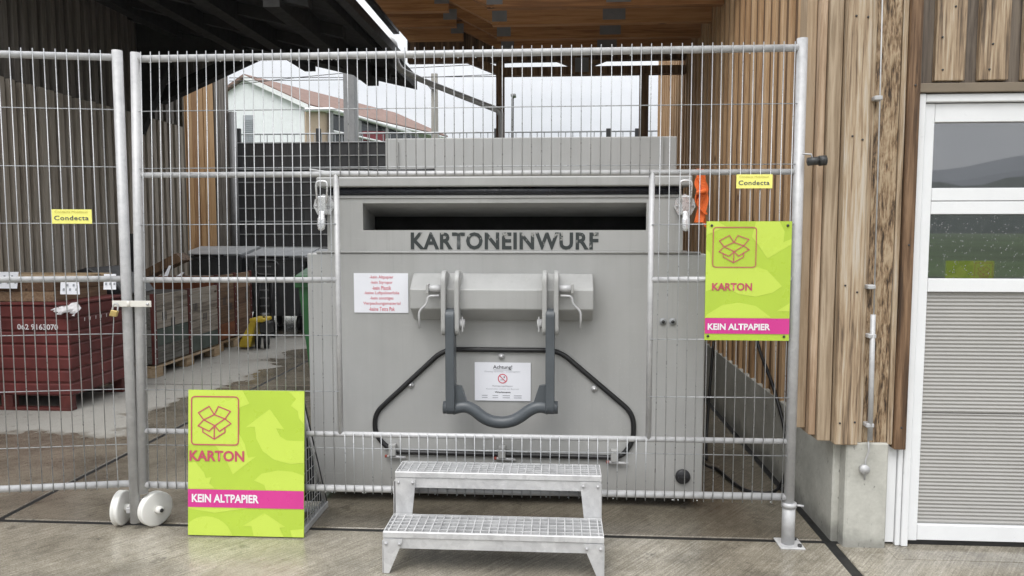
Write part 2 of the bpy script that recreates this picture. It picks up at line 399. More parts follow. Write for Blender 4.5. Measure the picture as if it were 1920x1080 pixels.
def smooth_path(pts, n=6):
    pts = [Vector(p) for p in pts]; out = []
    for i in range(len(pts) - 1):
        p0, p1, p2, p3 = pts[max(i - 1, 0)], pts[i], pts[i + 1], pts[min(i + 2, len(pts) - 1)]
        for k in range(n):
            s = k / n
            out.append(.5 * ((2 * p1) + (p2 - p0) * s + (2 * p0 - 5 * p1 + 4 * p2 - p3) * s * s + (3 * p1 - p0 - 3 * p2 + p3) * s ** 3))
    out.append(pts[-1]); return out
def disc_me(c, axis, r, h, seg=20, name='disc'):
    c = Vector(c); a = Vector(axis).normalized(); return tube_me([c - a * h / 2, c + a * h / 2], r, seg, name=name)
def lathe_me(c, axis, prof, seg=28, name='lathe'):
    c = Vector(c); a = Vector(axis).normalized()
    return tube_me([c + a * h for h, _ in prof], [max(r, 1e-4) for _, r in prof], seg, name=name)
def poly_xf(pts, xf, w): return [xf(u, v_, w) for u, v_ in pts]
def flat_me(polys, xf, w, step=0.0, name='flat'):
    vs, fs = [], []
    for i, p in enumerate(polys):
        b = len(vs); vs += [xf(u, v_, w + i * step) for u, v_ in p]; fs.append(tuple(range(b, b + len(p))))
    me = bpy.data.meshes.new(name); me.from_pydata([tuple(v) for v in vs], [], fs); me.update(); return me
def strokes(lines, width):
    out = []
    for ln in lines:
        for a, b in zip(ln[:-1], ln[1:]):
            a, b = Vector(a), Vector(b); d = (b - a).normalized(); n = Vector((-d.y, d.x)) * width / 2; e = d * width * .35
            out.append([tuple(a - e + n), tuple(a - e - n), tuple(b + e - n), tuple(b + e + n)])
    return out
def text_me(body, u0, u1, v0, v1, xf, w, bold=0.0, name='lettering', space=1.0, cap=None):
    """text squeezed to u0..u1 and, over its own height, v0..v1 (u right, v up)"""
    c = bpy.data.curves.new('t', 'FONT'); c.body = body; c.size = 1; c.offset = bold; c.resolution_u = 3; c.space_character = space
    o = bpy.data.objects.new('t', c); COL.objects.link(o)
    dg = bpy.context.evaluated_depsgraph_get(); me = bpy.data.meshes.new_from_object(o.evaluated_get(dg))
    COL.objects.unlink(o); bpy.data.objects.remove(o); bpy.data.curves.remove(c)
    xs = [v.co.x for v in me.vertices]; ys = [v.co.y for v in me.vertices]
    x0, x1 = min(xs), max(xs); y0, y1 = min(ys), max(ys)
    for v in me.vertices:
        u = u0 + (v.co.x - x0) / (x1 - x0) * (u1 - u0); q = v0 + (v.co.y - y0) / (y1 - y0) * (v1 - v0)
        v.co = xf(u, q, w)
    me.name = name; me.materials.clear(); me.update(); return me
def xz(Y):
    return lambda u, v, w: Vector((u, Y - w, v))          # a plane facing the camera side

# ================================================================== GROUND
g = obj('ground', mesh_from('ground', [(-900, -900, -.035), (900, -900, -.035), (900, 900, -.035), (-900, 900, -.035)], [(0, 1, 2, 3)]), 'field'); struct(g)
yard = box('yard_base', -14, 14, -16, 22, -.03, -.005, 'joint_filler'); struct(yard)
J = .017
xs = [-12, -6.48, -2.64, 1.185, 5.0, 9.0]; ys = [-12, -7.4, -2.8, 3.262, 6.34, 9.42, 14.0]
for i in range(len(xs) - 1):
    for k in range(len(ys) - 1):
        if xs[i] > 1 and ys[k] > 3: continue            # under the hall
        jl = .02 if abs(xs[i] - 1.185) < .01 else J; jr = .026 if abs(xs[i + 1] - 1.185) < .01 else J
        o = obj('concrete_slab', box_me(xs[i] + jl, xs[i + 1] - jr, ys[k] + J, ys[k + 1] - J, -.02, 0, .004), 'concrete_floor', yard)

# hills and mountains behind the camera (seen mirrored in the door glass)
def ridge(name, dist, hbase, amp, seed, mat, thick):
    rnd = random.Random(seed); n = 160; vs = []; fs = []
    ph = [(rnd.uniform(1, 4), rnd.uniform(0, 6), 1 / (1 + i)) for i in range(3)] + [(rnd.uniform(9, 40), rnd.uniform(0, 6), .16) for _ in range(5)]
    for i in range(n + 1):
        a = math.radians(-100 + 200 * i / n); h = hbase + amp * sum(w * math.sin(fq * a * 2 + p) for fq, p, w in ph)
        h = max(h, hbase * .3)
        for d, z in ((dist, -1), (dist + thick * .5, h * .75), (dist + thick, h), (dist + thick * 2, -1)):
            vs.append((math.sin(a) * d, -math.cos(a) * d, z))
    for i in range(n):
        for k in range(3): fs.append((i * 4 + k, i * 4 + 4 + k, i * 4 + 5 + k, i * 4 + 1 + k))
    o = obj(name, mesh_from(name, vs, fs), mat); struct(o)
ridge('hill', 420, 35, 6, 3, 'hill', 60)
ridge('mountain', 1100, 108, 18, 11, 'mountain', 160)

# ================================================================== RIGHT HALL (timber cladding, plinth, door)
hall = thing('timber_hall', 'timber clad hall with concrete plinth and white sectional door on the right', 'building', (1.3, 3.3, 0))
WX = 1.2
box('wall_core', WX + .06, WX + .30, 3.36, 9.6, .42, 4.6, 'brown_board', hall)
obj('plinth', box_me(WX - .005, WX + .34, 3.28, 9.6, -.02, .44, .006), 'concrete_cast', hall)
pitch = .158; yy = 3.36
while yy < 9.4:
    j = random.uniform(-.005, .005)
    # recessed board, then a chamfered batten standing proud of it
    box('cladding_board', WX + .016, WX + .06, yy - .020, yy + .079, .405 + random.uniform(-.006, .006), 4.6, 'slat_recess_shade', hall)
    zb = .395 + random.uniform(-.006, .006)
    prism('cladding_batten', [(WX + .052, yy + .082 + j), (WX + .000, yy + .084 + j), (WX - .003, yy + .087 + j), (WX - .003, yy + .132 + j), (WX + .052, yy + .136 + j)], 'z', zb, 4.6, 'slat_wood', hall)
    yy += pitch
# front corner: pale new slats, then weathered boards, a rough hewn post and a narrow brown board
FY = 3.2
box('corner_slat', 1.030, 1.072, FY + .085, FY + .18, .50, 4.6, 'tan_slat', hall, .003)
box('corner_slat', 1.075, 1.104, FY + .050, FY + .16, .478, 4.6, 'slat_pale', hall, .003)
box('corner_slat', 1.107, 1.162, FY + .032, FY + .15, .458, 4.6, 'grey_pale', hall, .003)
box('weathered_board', 1.166, 1.262, FY - .008, FY + .10, .452, 4.6, 'old_board', hall, .004)
box('weathered_board', 1.264, 1.288, FY + .012, FY + .10, .458, 4.6, 'old_board', hall, .003)
# hewn post: uneven surface
def rough_box(name, x0, x1, y0, y1, z0, z1, mat, parent, amp=.004, nx=8, nz=220, seed=1):
    rnd = random.Random(seed); vs, fs = [], []
    col = [rnd.uniform(-1, 1) for _ in range(nx + 1)]
    for k in range(nz + 1):
        z_ = z0 + (z1 - z0) * k / nz
        for a in range(nx + 1):
            col[a] = col[a] * .82 + rnd.uniform(-1, 1) * .45
            vs.append((x0 + (x1 - x0) * a / nx, y0 + amp * col[a], z_))
    b = len(vs)
    for k in range(nz):
        for a in range(nx): q = k * (nx + 1) + a; fs.append((q, q + 1, q + nx + 2, q + nx + 1))
    vs += [(x0, y1, z0), (x1, y1, z0), (x0, y1, z1), (x1, y1, z1)]
    fs.append((b, b + 2, *[k * (nx + 1) for k in range(nz, -1, -1)]))
    fs.append((b + 1, *[k * (nx + 1) + nx for k in range(nz + 1)], b + 3))
    fs.append((b, *range(nx + 1), b + 1))
    return obj(name, mesh_from(name, vs, fs), mat, parent)
rough_box('hewn_post', 1.290, 1.388, FY + .02, FY + .14, .459, 4.6, 'old_post', hall)
box('narrow_board', 1.391, 1.412, FY + .012, FY + .12, .452, 4.6, 'old_board', hall, .002)
box('narrow_board', 1.414, 1.462, FY - .004, FY + .10, .435, 4.6, 'brown_board', hall, .003)
obj('corner_pier', box_me(1.222, 1.398, FY + .008, FY + .078, -.01, .4585, .006), 'concrete_cast', hall)
# lightning conductor down the post
lc = tube('conductor_wire', [onY(1656, -60, FY - .012), onY(1650, 180, FY - .012), onY(1638, 600, FY - .012)], .0028, 'galvanised', hall, 6)
tube('conductor_tube', [onY(1637, 590, FY - .014), onY(1631, 825, FY - .014)], .0105, 'galvanised', hall, 10)
tube('conductor_wire', [onY(1628, 822, FY - .01), onY(1629, 845, FY - .01), onY(1623, 862, FY - .002), onY(1621, 900, FY - .002)], .0035, 'galvanised', hall, 6)
obj('earth_clamp', disc_me(onY(1621, 880, FY - .002), (0, 1, 0), .020, .016, 16), 'galvanised', hall)
for px, py in ((1646, 184), (1633, 538), (1634, 630), (1630, 797)):
    p = onY(px, py, FY - .012); box('pipe_clip', p.x - .016, p.x + .016, p.y - .012, p.y + .03, p.z - .009, p.z + .009, 'galvanised', hall, .003)
# clamp on the corner that holds the fence post
p = onY(1530, 302, FY - .02)
hc = obj('hinge_clamp', disc_me((p.x - .008, p.y, p.z), (1, 0, .1), .017, .05, 14), 'dark_steel', hall)
obj('clamp_bolt', disc_me((p.x + .026, p.y, p.z + .002), (1, 0, .1), .021, .028, 14), 'dark_steel', hall)
tube('clamp_rod', [(p.x - .055, p.y, p.z + .03), (p.x - .02, p.y, p.z + .028), (p.x - .012, p.y, p.z)], .004, 'galvanised', hall, 6)

# door, boards above it
DY = 3.25; DX1 = 3.9
box('lintel_trim', 1.464, DX1, DY - .035, DY + .06, 1.925, 1.962, 'trim_brown', hall, .002)
bx = 1.464; n = 0
while bx < DX1:
    box('recessed_board', bx, bx + .085, DY - .004, DY + .03, 1.964, 4.6, 'recess_board', hall)
    a = bx + .062; b = a + .118
    box('weathered_board', a, b, DY - .034, DY - .006, 1.966 + random.uniform(0, .006), 4.6, 'old_board', hall, .003)
    bx += .172
nl_me = disc_me((0, 0, 0), (0, 1, 0), .0042, .004, 8, 'nail_head'); nl_me.materials.append(M['dark_steel'])
for k in range(8):
    for zz_ in (2.02, 2.13, 2.28):
        obj('nail_head', nl_me, None, hall, (1.464 + k * .172 + .062 + random.uniform(.02, .10), DY - .0355, zz_ + random.uniform(-.02, .02)))
for x_ in (1.19, 1.24):
    for zz_ in (.56, 1.12, 1.75, 2.2): obj('nail_head', nl_me, None, hall, (x_ + random.uniform(-.006, .006), FY - .0095, zz_ + random.uniform(-.03, .03)))
for zz_ in (.53, 1.3, 1.95): obj('nail_head', nl_me, None, hall, (1.44, FY - .0055, zz_))
box('jamb_strip', 1.408, 1.448, DY - .006, DY + .05, .012, .448, 'white_paint', hall, .002)
box('jamb_strip', 1.450, 1.470, DY - .016, DY + .05, .002, 1.92, 'white_paint', hall, .002)
dr = box('door_frame', 1.472, 1.500, DY - .024, DY + .05, .002, 1.922, 'white_paint', hall, .003)
box('header_rail', 1.502, DX1, DY - .020, DY + .05, 1.888, 1.921, 'white_paint', dr, .003)
box('stile', 1.502, 1.546, DY - .004, DY + .05, .022, 1.884, 'white_paint', dr, .002)
for z0, z1 in ((1.808, 1.884), (1.484, 1.537), (1.428, 1.481), (1.102, 1.158), (.024, .092)):
    box('rail', 1.548, DX1, DY - .002, DY + .05, z0, z1, 'white_paint', dr, .002)
box('bottom_seal', 1.49, DX1, DY + .004, DY + .05, .002, .021, 'rubber', dr)
for z0, z1 in ((1.539, 1.806), (1.160, 1.426)):
    for k in range(3):
        x0 = 1.548 + k * .78; box('glass_pane', x0, x0 + .74, DY + .016, DY + .022, z0, z1, 'door_glass', dr)
        box('mullion', x0 + .742, x0 + .778, DY - .001, DY + .05, z0, z1, 'white_paint', dr)
def ribbed(z0, z1):
    vs, fs = [], []; pit = .0163; n = int((z1 - z0) / pit * 8)
    for k in range(n + 1):
        z_ = z0 + (z1 - z0) * k / n; yv = DY + .014 + .0021 * math.cos(2 * math.pi * (z_ - z0) / pit)
        vs += [(1.5475, yv, z_), (DX1, yv, z_)]
    for k in range(n): fs.append((2 * k, 2 * k + 1, 2 * k + 3, 2 * k + 2))
    b = len(vs); vs += [(1.5475, DY + .04, z0), (DX1, DY + .04, z0), (1.5475, DY + .04, z1), (DX1, DY + .04, z1)]
    fs.append((b, b + 1, b + 3, b + 2)); fs.append((0, 1, b + 1, b)); fs.append((2 * n, 2 * n + 1, b + 3, b + 2))
    return obj('ribbed_panel', mesh_from('ribbed_panel', vs, fs), 'rib_grey', dr)
paint('rib_grey', (.37, .362, .345), .5, var=.05, scale=3)
ribbed(.094, .578); ribbed(.5815, 1.100)
box('threshold', 1.40, DX1, 3.10, DY + .05, -.012, .0015, 'concrete_floor', hall)
box('hall_side', DX1 + .002, DX1 + .3, 3.24, 9.6, 0, 4.6, 'brown_board', hall)
box('hall_interior', 1.56, DX1, DY + .06, DY + .08, .0, 1.96, 'shade_black', hall)
box('hall_roof', 1.0, 4.6, 3.0, 9.8, 4.605, 4.7, 'shade_black', hall)

# ================================================================== TIMBER CANOPY over the container
can = thing('timber_canopy', 'open timber canopy with nail plate trusses above the grey container', 'canopy', (-.2, 7.2, 0))
CE = 7.36
box('roof_deck', -1.6, 1.19, 5.2, CE + .12, 3.47, 3.53, 'deck_sheet', can)
box('edge_board', -1.66, -1.602, 5.2, CE + .12, 3.30, 3.54, 'dark_steel', can)
y0 = 5.25
while y0 < 7.1:
    prism('left_chord', [(-1.58, 3.30), (-1.44, 3.14), (-.92, 3.14), (-.92, 3.30)], 'y', y0, y0 + .07, 'beam_x', can)
    prism('diagonal', [(-1.06, 3.30), (-.88, 3.31), (-.44, 3.13), (-.52, 3.02)], 'y', y0 - .001, y0 + .071, 'beam_x', can)
    box('bottom_chord', -.56, 1.19, y0, y0 + .07, 3.02, 3.15, 'beam_x', can)
    box('top_chord', -1.5, 1.19, y0 - .002, y0 + .068, 3.335, 3.466, 'beam_x', can)
    prism('web', [(.2, 3.152), (.32, 3.152), (.72, 3.333), (.60, 3.333)], 'y', y0 + .001, y0 + .066, 'beam_x', can)
    for cx, cz, w in ((-.97, 3.24, .06), (-.50, 3.09, .06), (.42, 3.09, .09)):
        box('nail_plate', cx - w, cx + w, y0 - .006, y0 - .003, cz - .045, cz + .045, 'plate_steel', can)
    y0 += .46
# rear frame
def rp_(px, py): q_ = onY(px, py, CE); return (q_.x, q_.z)
XE = 1.19
zlo0, zlo1, zhi0 = rp_(1100, 139)[1], rp_(1100, 124)[1], rp_(1100, 112)[1]
box('rear_beam', rp_(937, 130)[0], XE, CE, CE + .10, zlo0, zlo1, 'brown_board', can)
box('rear_beam', -1.5, XE, CE + .003, CE + .097, zhi0, 3.46, 'brown_board', can)
prism('rear_web', [rp_(1042, 112.2), rp_(1138, 111.8), rp_(1106, 123.8), rp_(1072, 123.8)], 'y', CE + .005, CE + .09, 'brown_board', can)
prism('rear_strut', [rp_(868, 113), rp_(905, 113), rp_(932, 124), rp_(932, 139)], 'y', CE + .005, CE + .09, 'brown_board', can)
x0_, x1_ = rp_(930, 200)[0], rp_(945, 200)[0]
box('post', x0_, x1_, CE + .001, CE + .099, 0, zhi0 - .001, 'brown_board', can, .003)
box('post', rp_(1200, 200)[0], rp_(1216, 200)[0], CE + .001, CE + .099, 0, zlo0 - .001, 'brown_board', can, .003)
box('gusset', rp_(1078, 118)[0], rp_(1104, 118)[0], CE - .004, CE - .001, zlo0 + .02, zhi0 + .02, 'mast_steel', can)

# ================================================================== BARN ON THE LEFT
barn = thing('open_barn', 'dark open barn with grey brown board wall and low eave on the left', 'barn', (-4.6, 6.5, 0))
BX = -4.6; SL = .235
def rz(x): return 3.03 + (-1.72 - x) * SL
prism('roof', [(-1.72, 3.03), (-1.72, 3.20), (-8.2, rz(-8.2) + .2), (-8.2, rz(-8.2))], 'y', 5.25, 8.25, 'shade_black', barn)
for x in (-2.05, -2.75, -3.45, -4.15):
    box('purlin', x - .06, x + .06, 5.3, 8.2, rz(x) - .17, rz(x) - .016, 'shade_black', barn)
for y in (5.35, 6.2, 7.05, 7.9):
    prism('rafter', [(-1.80, rz(-1.80) - .003), (-5.0, rz(-5.0) - .003), (-5.0, rz(-5.0) - .10), (-1.80, rz(-1.80) - .10)], 'y', y, y + .08, 'shade_black', barn)
gut = [(-1.715, 3.16), (-1.70, 3.09), (-1.66, 3.06), (-1.62, 3.09), (-1.605, 3.16), (-1.612, 3.16), (-1.63, 3.10), (-1.66, 3.072), (-1.69, 3.10), (-1.70, 3.16)]
prism('gutter', [(x - .002, z) for x, z in gut], 'y', 5.2, 7.8, 'dark_steel', barn)
# gable boarding above the brace, brace and wall plate
y = 8.6
x = BX
while x < -3.05:
    zb = 2.86 + (x - BX) * .565 + .06
    box('gable_board', x, x + .105, y, y + .03, zb, rz(x) + .02, 'barn_upper_shade', barn); x += .112
prism('brace', [(BX, 2.82), (BX, 2.98), (-3.05, 3.62), (-3.05, 3.48)], 'y', 8.42, 8.56, 'shade_black', barn)
prism('brace', [(-3.35, 3.36), (-3.35, 3.50), (-1.80, 3.18), (-1.80, 3.04)], 'y', 8.30, 8.41, 'shade_black', barn)
prism('rear_roof', [(-1.72, 3.04), (-1.72, 3.20), (-8.2, rz(-8.2) + .2), (-8.2, rz(-8.2) + .01)], 'y', 8.252, 9.0, 'shade_black', barn)
prism('front_gusset', [(BX, 2.40), (-4.2, 3.25), (-3.1, 3.32), (BX, 3.60)], 'y', 8.0, 8.1, 'shade_black', barn)
# side wall: lower sheathing with battens, upper boards with gaps
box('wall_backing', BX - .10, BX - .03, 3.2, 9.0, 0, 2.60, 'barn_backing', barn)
box('wall_backing', BX - .14, BX - .101, 3.2, 9.0, 2.601, 4.2, 'shade_black', barn)
yy = 3.25
while yy < 8.95:
    box('wall_batten', BX - .029, BX + .008, yy, yy + .066, .0, 2.62 + random.uniform(-.006, .006), 'barn_board', barn)
    box('upper_board', BX - .10, BX - .035, yy + .01, yy + .068, 2.63, 3.9, 'barn_upper_shade', barn)
    yy += .122
# rear wall in fresh and greyed boards, set back
RX = -5.2
box('wall_backing', RX - .06, RX - .02, 9.01, 11.55, 0, 4.3, 'barn_backing', barn)
box('return_wall', RX, BX - .03, 9.005, 9.05, 0, 4.3, 'barn_backing', barn)
yy = 9.1; k = 0
while yy < 11.5:
    m = 'grey_board' if yy > 10.95 or yy < 9.6 else 'fresh_board'
    box('rear_board', RX - .019, RX + .02 + random.uniform(0, .02), yy, yy + .15, .3, 4.3, m, barn); yy += .175
tube('corner_pipe', [(RX + .09, 11.5, 0), (RX + .09, 11.5, 3.2)], .06, 'mast_steel', barn, 10)
# downpipe from the gutter end across to the canopy post
a = onY(735, 92, 8.0); 
dp = [onY(722, 75, 7.55), onY(732, 74, 7.55), onY(740, 82, 7.55), onY(742, 100, 7.55), onY(744, 118, 7.5), onY(752, 131, 7.5), onY(790, 150, 7.45), onY(935, 207, 7.28), onY(940, 216, 7.28), onY(941, 262, 7.28), (onY(941, 262, 7.28).x, 7.28, 0.0)]
tube('downpipe', round_path(dp, .12, 4, False), .030, 'galvanised', barn, 10)

# ================================================================== FAR BACKGROUND
# privacy mesh fence
bf = thing('privacy_fence', 'dark grey privacy strip mesh fence behind the bins', 'fence', (-2, 11.6, 0))
FYB = 11.6; zt = onY(600, 267, FYB).z
nst = 13
for k in range(nst):
    z0 = zt - (k + 1) * .205; 
    box('privacy_strip', -5.05, 1.2, FYB, FYB + .012, z0 + .008, z0 + .197, 'anthracite', bf)
for k in range(nst + 1):
    z0 = zt - k * .205
    obj('horizontal_bar', tube_me([(-5.08, FYB - .012, z0), (1.2, FYB - .012, z0)], .007, 6), 'bright_wire', bf)
wire = tube_me([(0, 0, 0), (0, 0, zt)], .004, 4)
wire.materials.append(M['anthracite'])
for k in range(52): obj('vertical_bar', wire, None, bf, (-5.0 + k * .12, FYB - .006, 0))
for px in (447, 597, 931, 1141, 1195):
    p = onY(px, 240, FYB + .05); box('fence_post', p.x - .035, p.x + .035, FYB + .02, FYB + .08, 0, onY(px, 241, FYB + .05).z, 'anthracite', bf, .004)
# railing further back
rl = thing('track_railing', 'thin pale railing along the track behind the dark fence', 'railing', (0, 16, 0))
zr = onY(800, 249, 16).z
obj('top_rail', tube_me([(-9, 16, zr), (3, 16, zr)], .018, 6), 'bright_wire', rl)
bar = tube_me([(0, 0, 0), (0, 0, zr)], .010, 4); bar.materials.append(M['bright_wire'])
for k in range(80): obj('baluster', bar, None, rl, (-8.9 + k * .15, 16, 0))
# masts
ms = thing('steel_mast', 'wide galvanised steel railway mast left of the canopy', 'mast', onZ(657, 560, 0))
p = onY(657, 200, 15.0); hw = .115
box('shaft', p.x - hw, p.x + hw, 14.9, 15.12, 0, 7.5, 'mast_steel', ms, .012)
box('base_plate', p.x - .25, p.x + .25, 14.75, 15.27, 0, .04, 'mast_steel', ms)
wm = thing('wooden_mast', 'grey wooden pole behind the sloping rain pipe', 'mast', (onY(815, 200, 20).x, 20, 0))
p = onY(815, 200, 20); obj('shaft', lathe_me((p.x, 20, 0), (0, 0, 1), [(0, .11), (5.5, .09)], 12), 'mast_wood', wm)
q = onY(815, 168, 19.9); prism('bracket', [(q.x - .28, q.z + .22), (q.x + .05, q.z), (q.x - .1, q.z)], 'y', 19.84, 19.9, 'mast_steel', wm)
lp = thing('street_lamp', 'thin street lamp seen between the canopy posts', 'street lamp', (onY(960, 258, 30).x, 30, 0))
a = onY(960, 258, 30); b = onY(961, 185, 30); c = onY(964, 178, 30)
tube('column', [(a.x, 30, 0), (b.x, 30, b.z), (c.x, 30, c.z)], .05, 'dark_steel', lp, 8)
d = onY(963, 180, 30); box('lamp_head', d.x - .10, d.x + .10, 29.7, 30.1, d.z - .07, d.z + .05, 'mast_steel', lp, .03)
for nme, pts in (('upper', [(430, 160), (560, 145), (720, 130), (960, 118)]), ('middle', [(430, 152), (700, 149), (1000, 137), (1230, 132)]), ('lower', [(430, 146), (700, 145), (1000, 143), (1230, 140)])):
    tag(tube('overhead_wire', [onY(x_, y_, 18.0) for x_, y_ in pts], .009, 'dark_steel', None, 5), {'upper': 'slanting overhead wire crossing the pale sky behind the fence', 'middle': 'upper level overhead wire across the pale sky behind the fence', 'lower': 'lower level overhead wire across the pale sky behind the fence'}[nme], 'wire', 'overhead track wires')
# house
hs = thing('white_house', 'white rendered house with red tiled roof behind the dark fence', 'house', (-13, 38, 0))
K = 1.7; e0 = Vector((-7.59 * K, 22 * K)); dv = Vector((2.66, 6.9)).normalized(); nv = Vector((-dv.y, dv.x)) * 1.0
ze = EYE + 3.72 * K; zrg = EYE + 4.67 * K; L = 13.5; hwid = 3.7
def H(s, d, z): q = e0 + dv * s + nv * d; return (q.x, q.y, z)
gw = [H(0, 0, 0), H(0, 2 * hwid, 0), H(0, 2 * hwid, ze), H(0, hwid, zrg), H(0, 0, ze)]
gb = [H(L, 0, 0), H(L, 2 * hwid, 0), H(L, 2 * hwid, ze), H(L, hwid, zrg), H(L, 0, ze)]
obj('wall', mesh_from('wall', gw + gb, [(0, 1, 2, 3, 4), (5, 9, 8, 7, 6), (0, 4, 9, 5), (1, 6, 7, 2), (4, 3, 8, 9), (3, 2, 7, 8)]), 'house_render', hs)
def slab(name, pts, th, mat, parent):
    pts = [Vector(p_) for p_ in pts]; n = (pts[1] - pts[0]).cross(pts[2] - pts[0]).normalized() * th; m_ = len(pts)
    v_ = pts + [p_ + n for p_ in pts]
    return obj(name, mesh_from(name, v_, [tuple(range(m_)), tuple(range(m_, 2 * m_))] + [(i_, (i_ + 1) % m_, m_ + (i_ + 1) % m_, m_ + i_) for i_ in range(m_)]), mat, parent)
sl_ = (zrg - ze) / hwid
rf = slab('roof', [H(-.25, -.45, ze - .45 * sl_ + .03), H(L + .2, -.45, ze - .45 * sl_ + .03), H(L + .2, hwid, zrg + .03), H(-.25, hwid, zrg + .03)], .14, 'roof_tile', hs)
slab('roof', [H(-.25, hwid, zrg + .03), H(L + .2, hwid, zrg + .03), H(L + .2, 2 * hwid + .45, ze - .45 * sl_ + .03), H(-.25, 2 * hwid + .45, ze - .45 * sl_ + .03)], .14, 'roof_tile', hs)
slab('verge', [H(-.27, -.47, ze - .45 * sl_ - .12), H(-.27, hwid, zrg - .12), H(-.27, hwid, zrg + .12), H(-.27, -.47, ze - .45 * sl_ + .12)], .03, 'white_paint', rf)
tube('gutter', [H(-.2, -.52, ze - .2), H(L, -.52, ze - .2)], .08, 'white_paint', hs, 8)
tube('rainpipe', [H(.1, -.3, ze - .2), H(.1, -.12, ze - .7), H(.1, -.12, 0)], .06, 'white_paint', hs, 8)
# gable window with shutter
def gpx(px, py):      # point on the gable plane seen at a picture point
    d_ = ray(px, py); n_ = Vector((dv.x, dv.y, 0)); t_ = (Vector((e0.x, e0.y, 0)) - EYEV).dot(n_) / d_.dot(n_); return EYEV + d_ * t_
w0, w1 = gpx(456, 216), gpx(475, 275)
off = Vector((-dv.x, -dv.y, 0))
wd = slab('window', [gpx(456, 216) + off * .02, gpx(475, 216) + off * .02, gpx(475, 275) + off * .02, gpx(456, 275) + off * .02], .03, 'shutter', hs)
for k in range(14):
    y_ = 224 + k * 3.6
    slab('shutter_slat', [gpx(457, y_) + off * .06, gpx(474.5, y_) + off * .06, gpx(474.5, y_ + 2.4) + off * .06, gpx(457, y_ + 2.4) + off * .06], .03, 'shutter', wd)
# balcony side
def spx(px, py, out):  # point on the long wall moved out by 'out'
    n_ = Vector((nv.x, nv.y, 0)); d_ = ray(px, py); p0 = Vector((e0.x, e0.y, 0)) - n_ * out
    t_ = (p0 - EYEV).dot(n_) / d_.dot(n_); return EYEV + d_ * t_
def spanel(name, x0, x1, y0a, y0b, y1, out, mat, parent=hs):
    return slab(name, [spx(x0, y0a, out), spx(x1, y0b, out), spx(x1, y1, out), spx(x0, y1, out)], .05, mat, parent)
spanel('side_wall_panel', 573, 618, 208, 208, 275, .4, 'house_beige')
bal = spanel('balcony_recess', 622, 800, 210, 262, 285, .35, 'window_dark')
spanel('balcony_post', 618, 625, 206, 207, 280, .6, 'mast_steel', bal)
spanel('balcony_post', 671, 678, 222, 224, 280, .6, 'mast_steel', bal)
spanel('balcony_post', 723, 729, 234, 236, 280, .6, 'mast_steel', bal)
spanel('balcony_beam', 575, 760, 203, 246, 253, .65, 'white_paint', bal) if False else tube('balcony_beam', [spx(573, 206, .65), spx(622, 205, .65), spx(770, 249, .65)], .10, 'white_paint', bal, 6)
spanel('awning', 680, 724, 246, 246, 264, .55, 'red_cloth', bal)
tube('balcony_rail', [spx(626, 246, .62), spx(800, 285, .62)], .06, 'white_paint', bal, 6)

# ================================================================== CONTAINER
ct = thing('cardboard_container', 'grey steel cardboard press container with slot, hook bail and stencilled lettering', 'container', (-.28, 4.6, 0))
CY = 3.60; XL, XR = -1.244, .695
obj('body', box_me(XL, XR, CY, 5.0, .07, 1.25, .008, 2), 'container_grey', ct)
UL, UR, UZ = -1.140, .581, 1.530
SLx0, SLx1, SLz0, SLz1 = -.962, .408, 1.362, 1.493
IX0, IX1 = onY(703, 420, CY + .34).x, onY(1211, 420, CY + .34).x; IZ0, IZ1 = onY(950, 442, CY + .34).z, onY(950, 406, CY + .34).z
# upper housing: ring face round the slot, funnel, hollow inside
vs = [(UL, CY + .004, 1.252), (UR, CY + .004, 1.252), (UR, CY + .004, UZ), (UL, CY + .004, UZ),
      (SLx0, CY + .004, SLz0), (SLx1, CY + .004, SLz0), (SLx1, CY + .004, SLz1), (SLx0, CY + .004, SLz1),
      (IX0, CY + .34, IZ0), (IX1, CY + .34, IZ0), (IX1, CY + .34, IZ1), (IX0, CY + .34, IZ1),
      (UL, 5.0, 1.252), (UR, 5.0, 1.252), (UR, 5.0, UZ), (UL, 5.0, UZ)]
fs = [(0, 1, 5, 4), (1, 2, 6, 5), (2, 3, 7, 6), (3, 0, 4, 7), (4, 5, 9, 8), (5, 6, 10, 9), (6, 7, 11, 10), (7, 4, 8, 11), (0, 3, 15, 12), (1, 13, 14, 2), (3, 2, 14, 15), (12, 15, 14, 13)]
me = bpy.data.meshes.new('housing'); me.from_pydata(vs, [], fs); me.update(); obj('housing', me, 'container_grey', ct)
box('slot_shade_sheet', UL + .02, UR - .02, CY + .42, CY + .44, 1.256, 1.525, 'shade_black', ct)  # black sheets added inside the housing to deepen the shade in the slot
box('slot_shade_sheet', UL + .02, UR - .02, CY + .345, CY + .42, 1.2525, 1.256, 'shade_black', ct)
tube('weld_seam', [(XL + .05, CY - .001, 1.2545), (XR - .03, CY - .001, 1.2545)], .006, 'container_grey', ct, 6)
tube('weld_seam', [(UL + .01, CY + .002, 1.519), (UR - .01, CY + .002, 1.519)], .004, 'container_grey', ct, 6)
tube('lid_seal', [(UL + .02, CY + .012, 1.548), (UR - .01, CY + .012, 1.548)], .020, 'seal_wet', ct, 10)
lid = box('lid', -1.185, .618, CY - .02, 4.65, 1.570, 1.618, 'container_grey', ct, .006)
box('lid_lip', UL, UR, CY + .03, 4.6, 1.531, 1.569, 'sealing_dark', lid)
p0, p1 = onY(700, 322, 3.9), onY(815, 320, 3.9)
tube('lid_strut', [p0, p1], .012, 'dark_steel', lid, 8)
tube('lid_rod', [onY(580, 318, 3.85), onY(610, 322, 3.85), onY(700, 322, 3.85)], .005, 'galvanised', lid, 6)
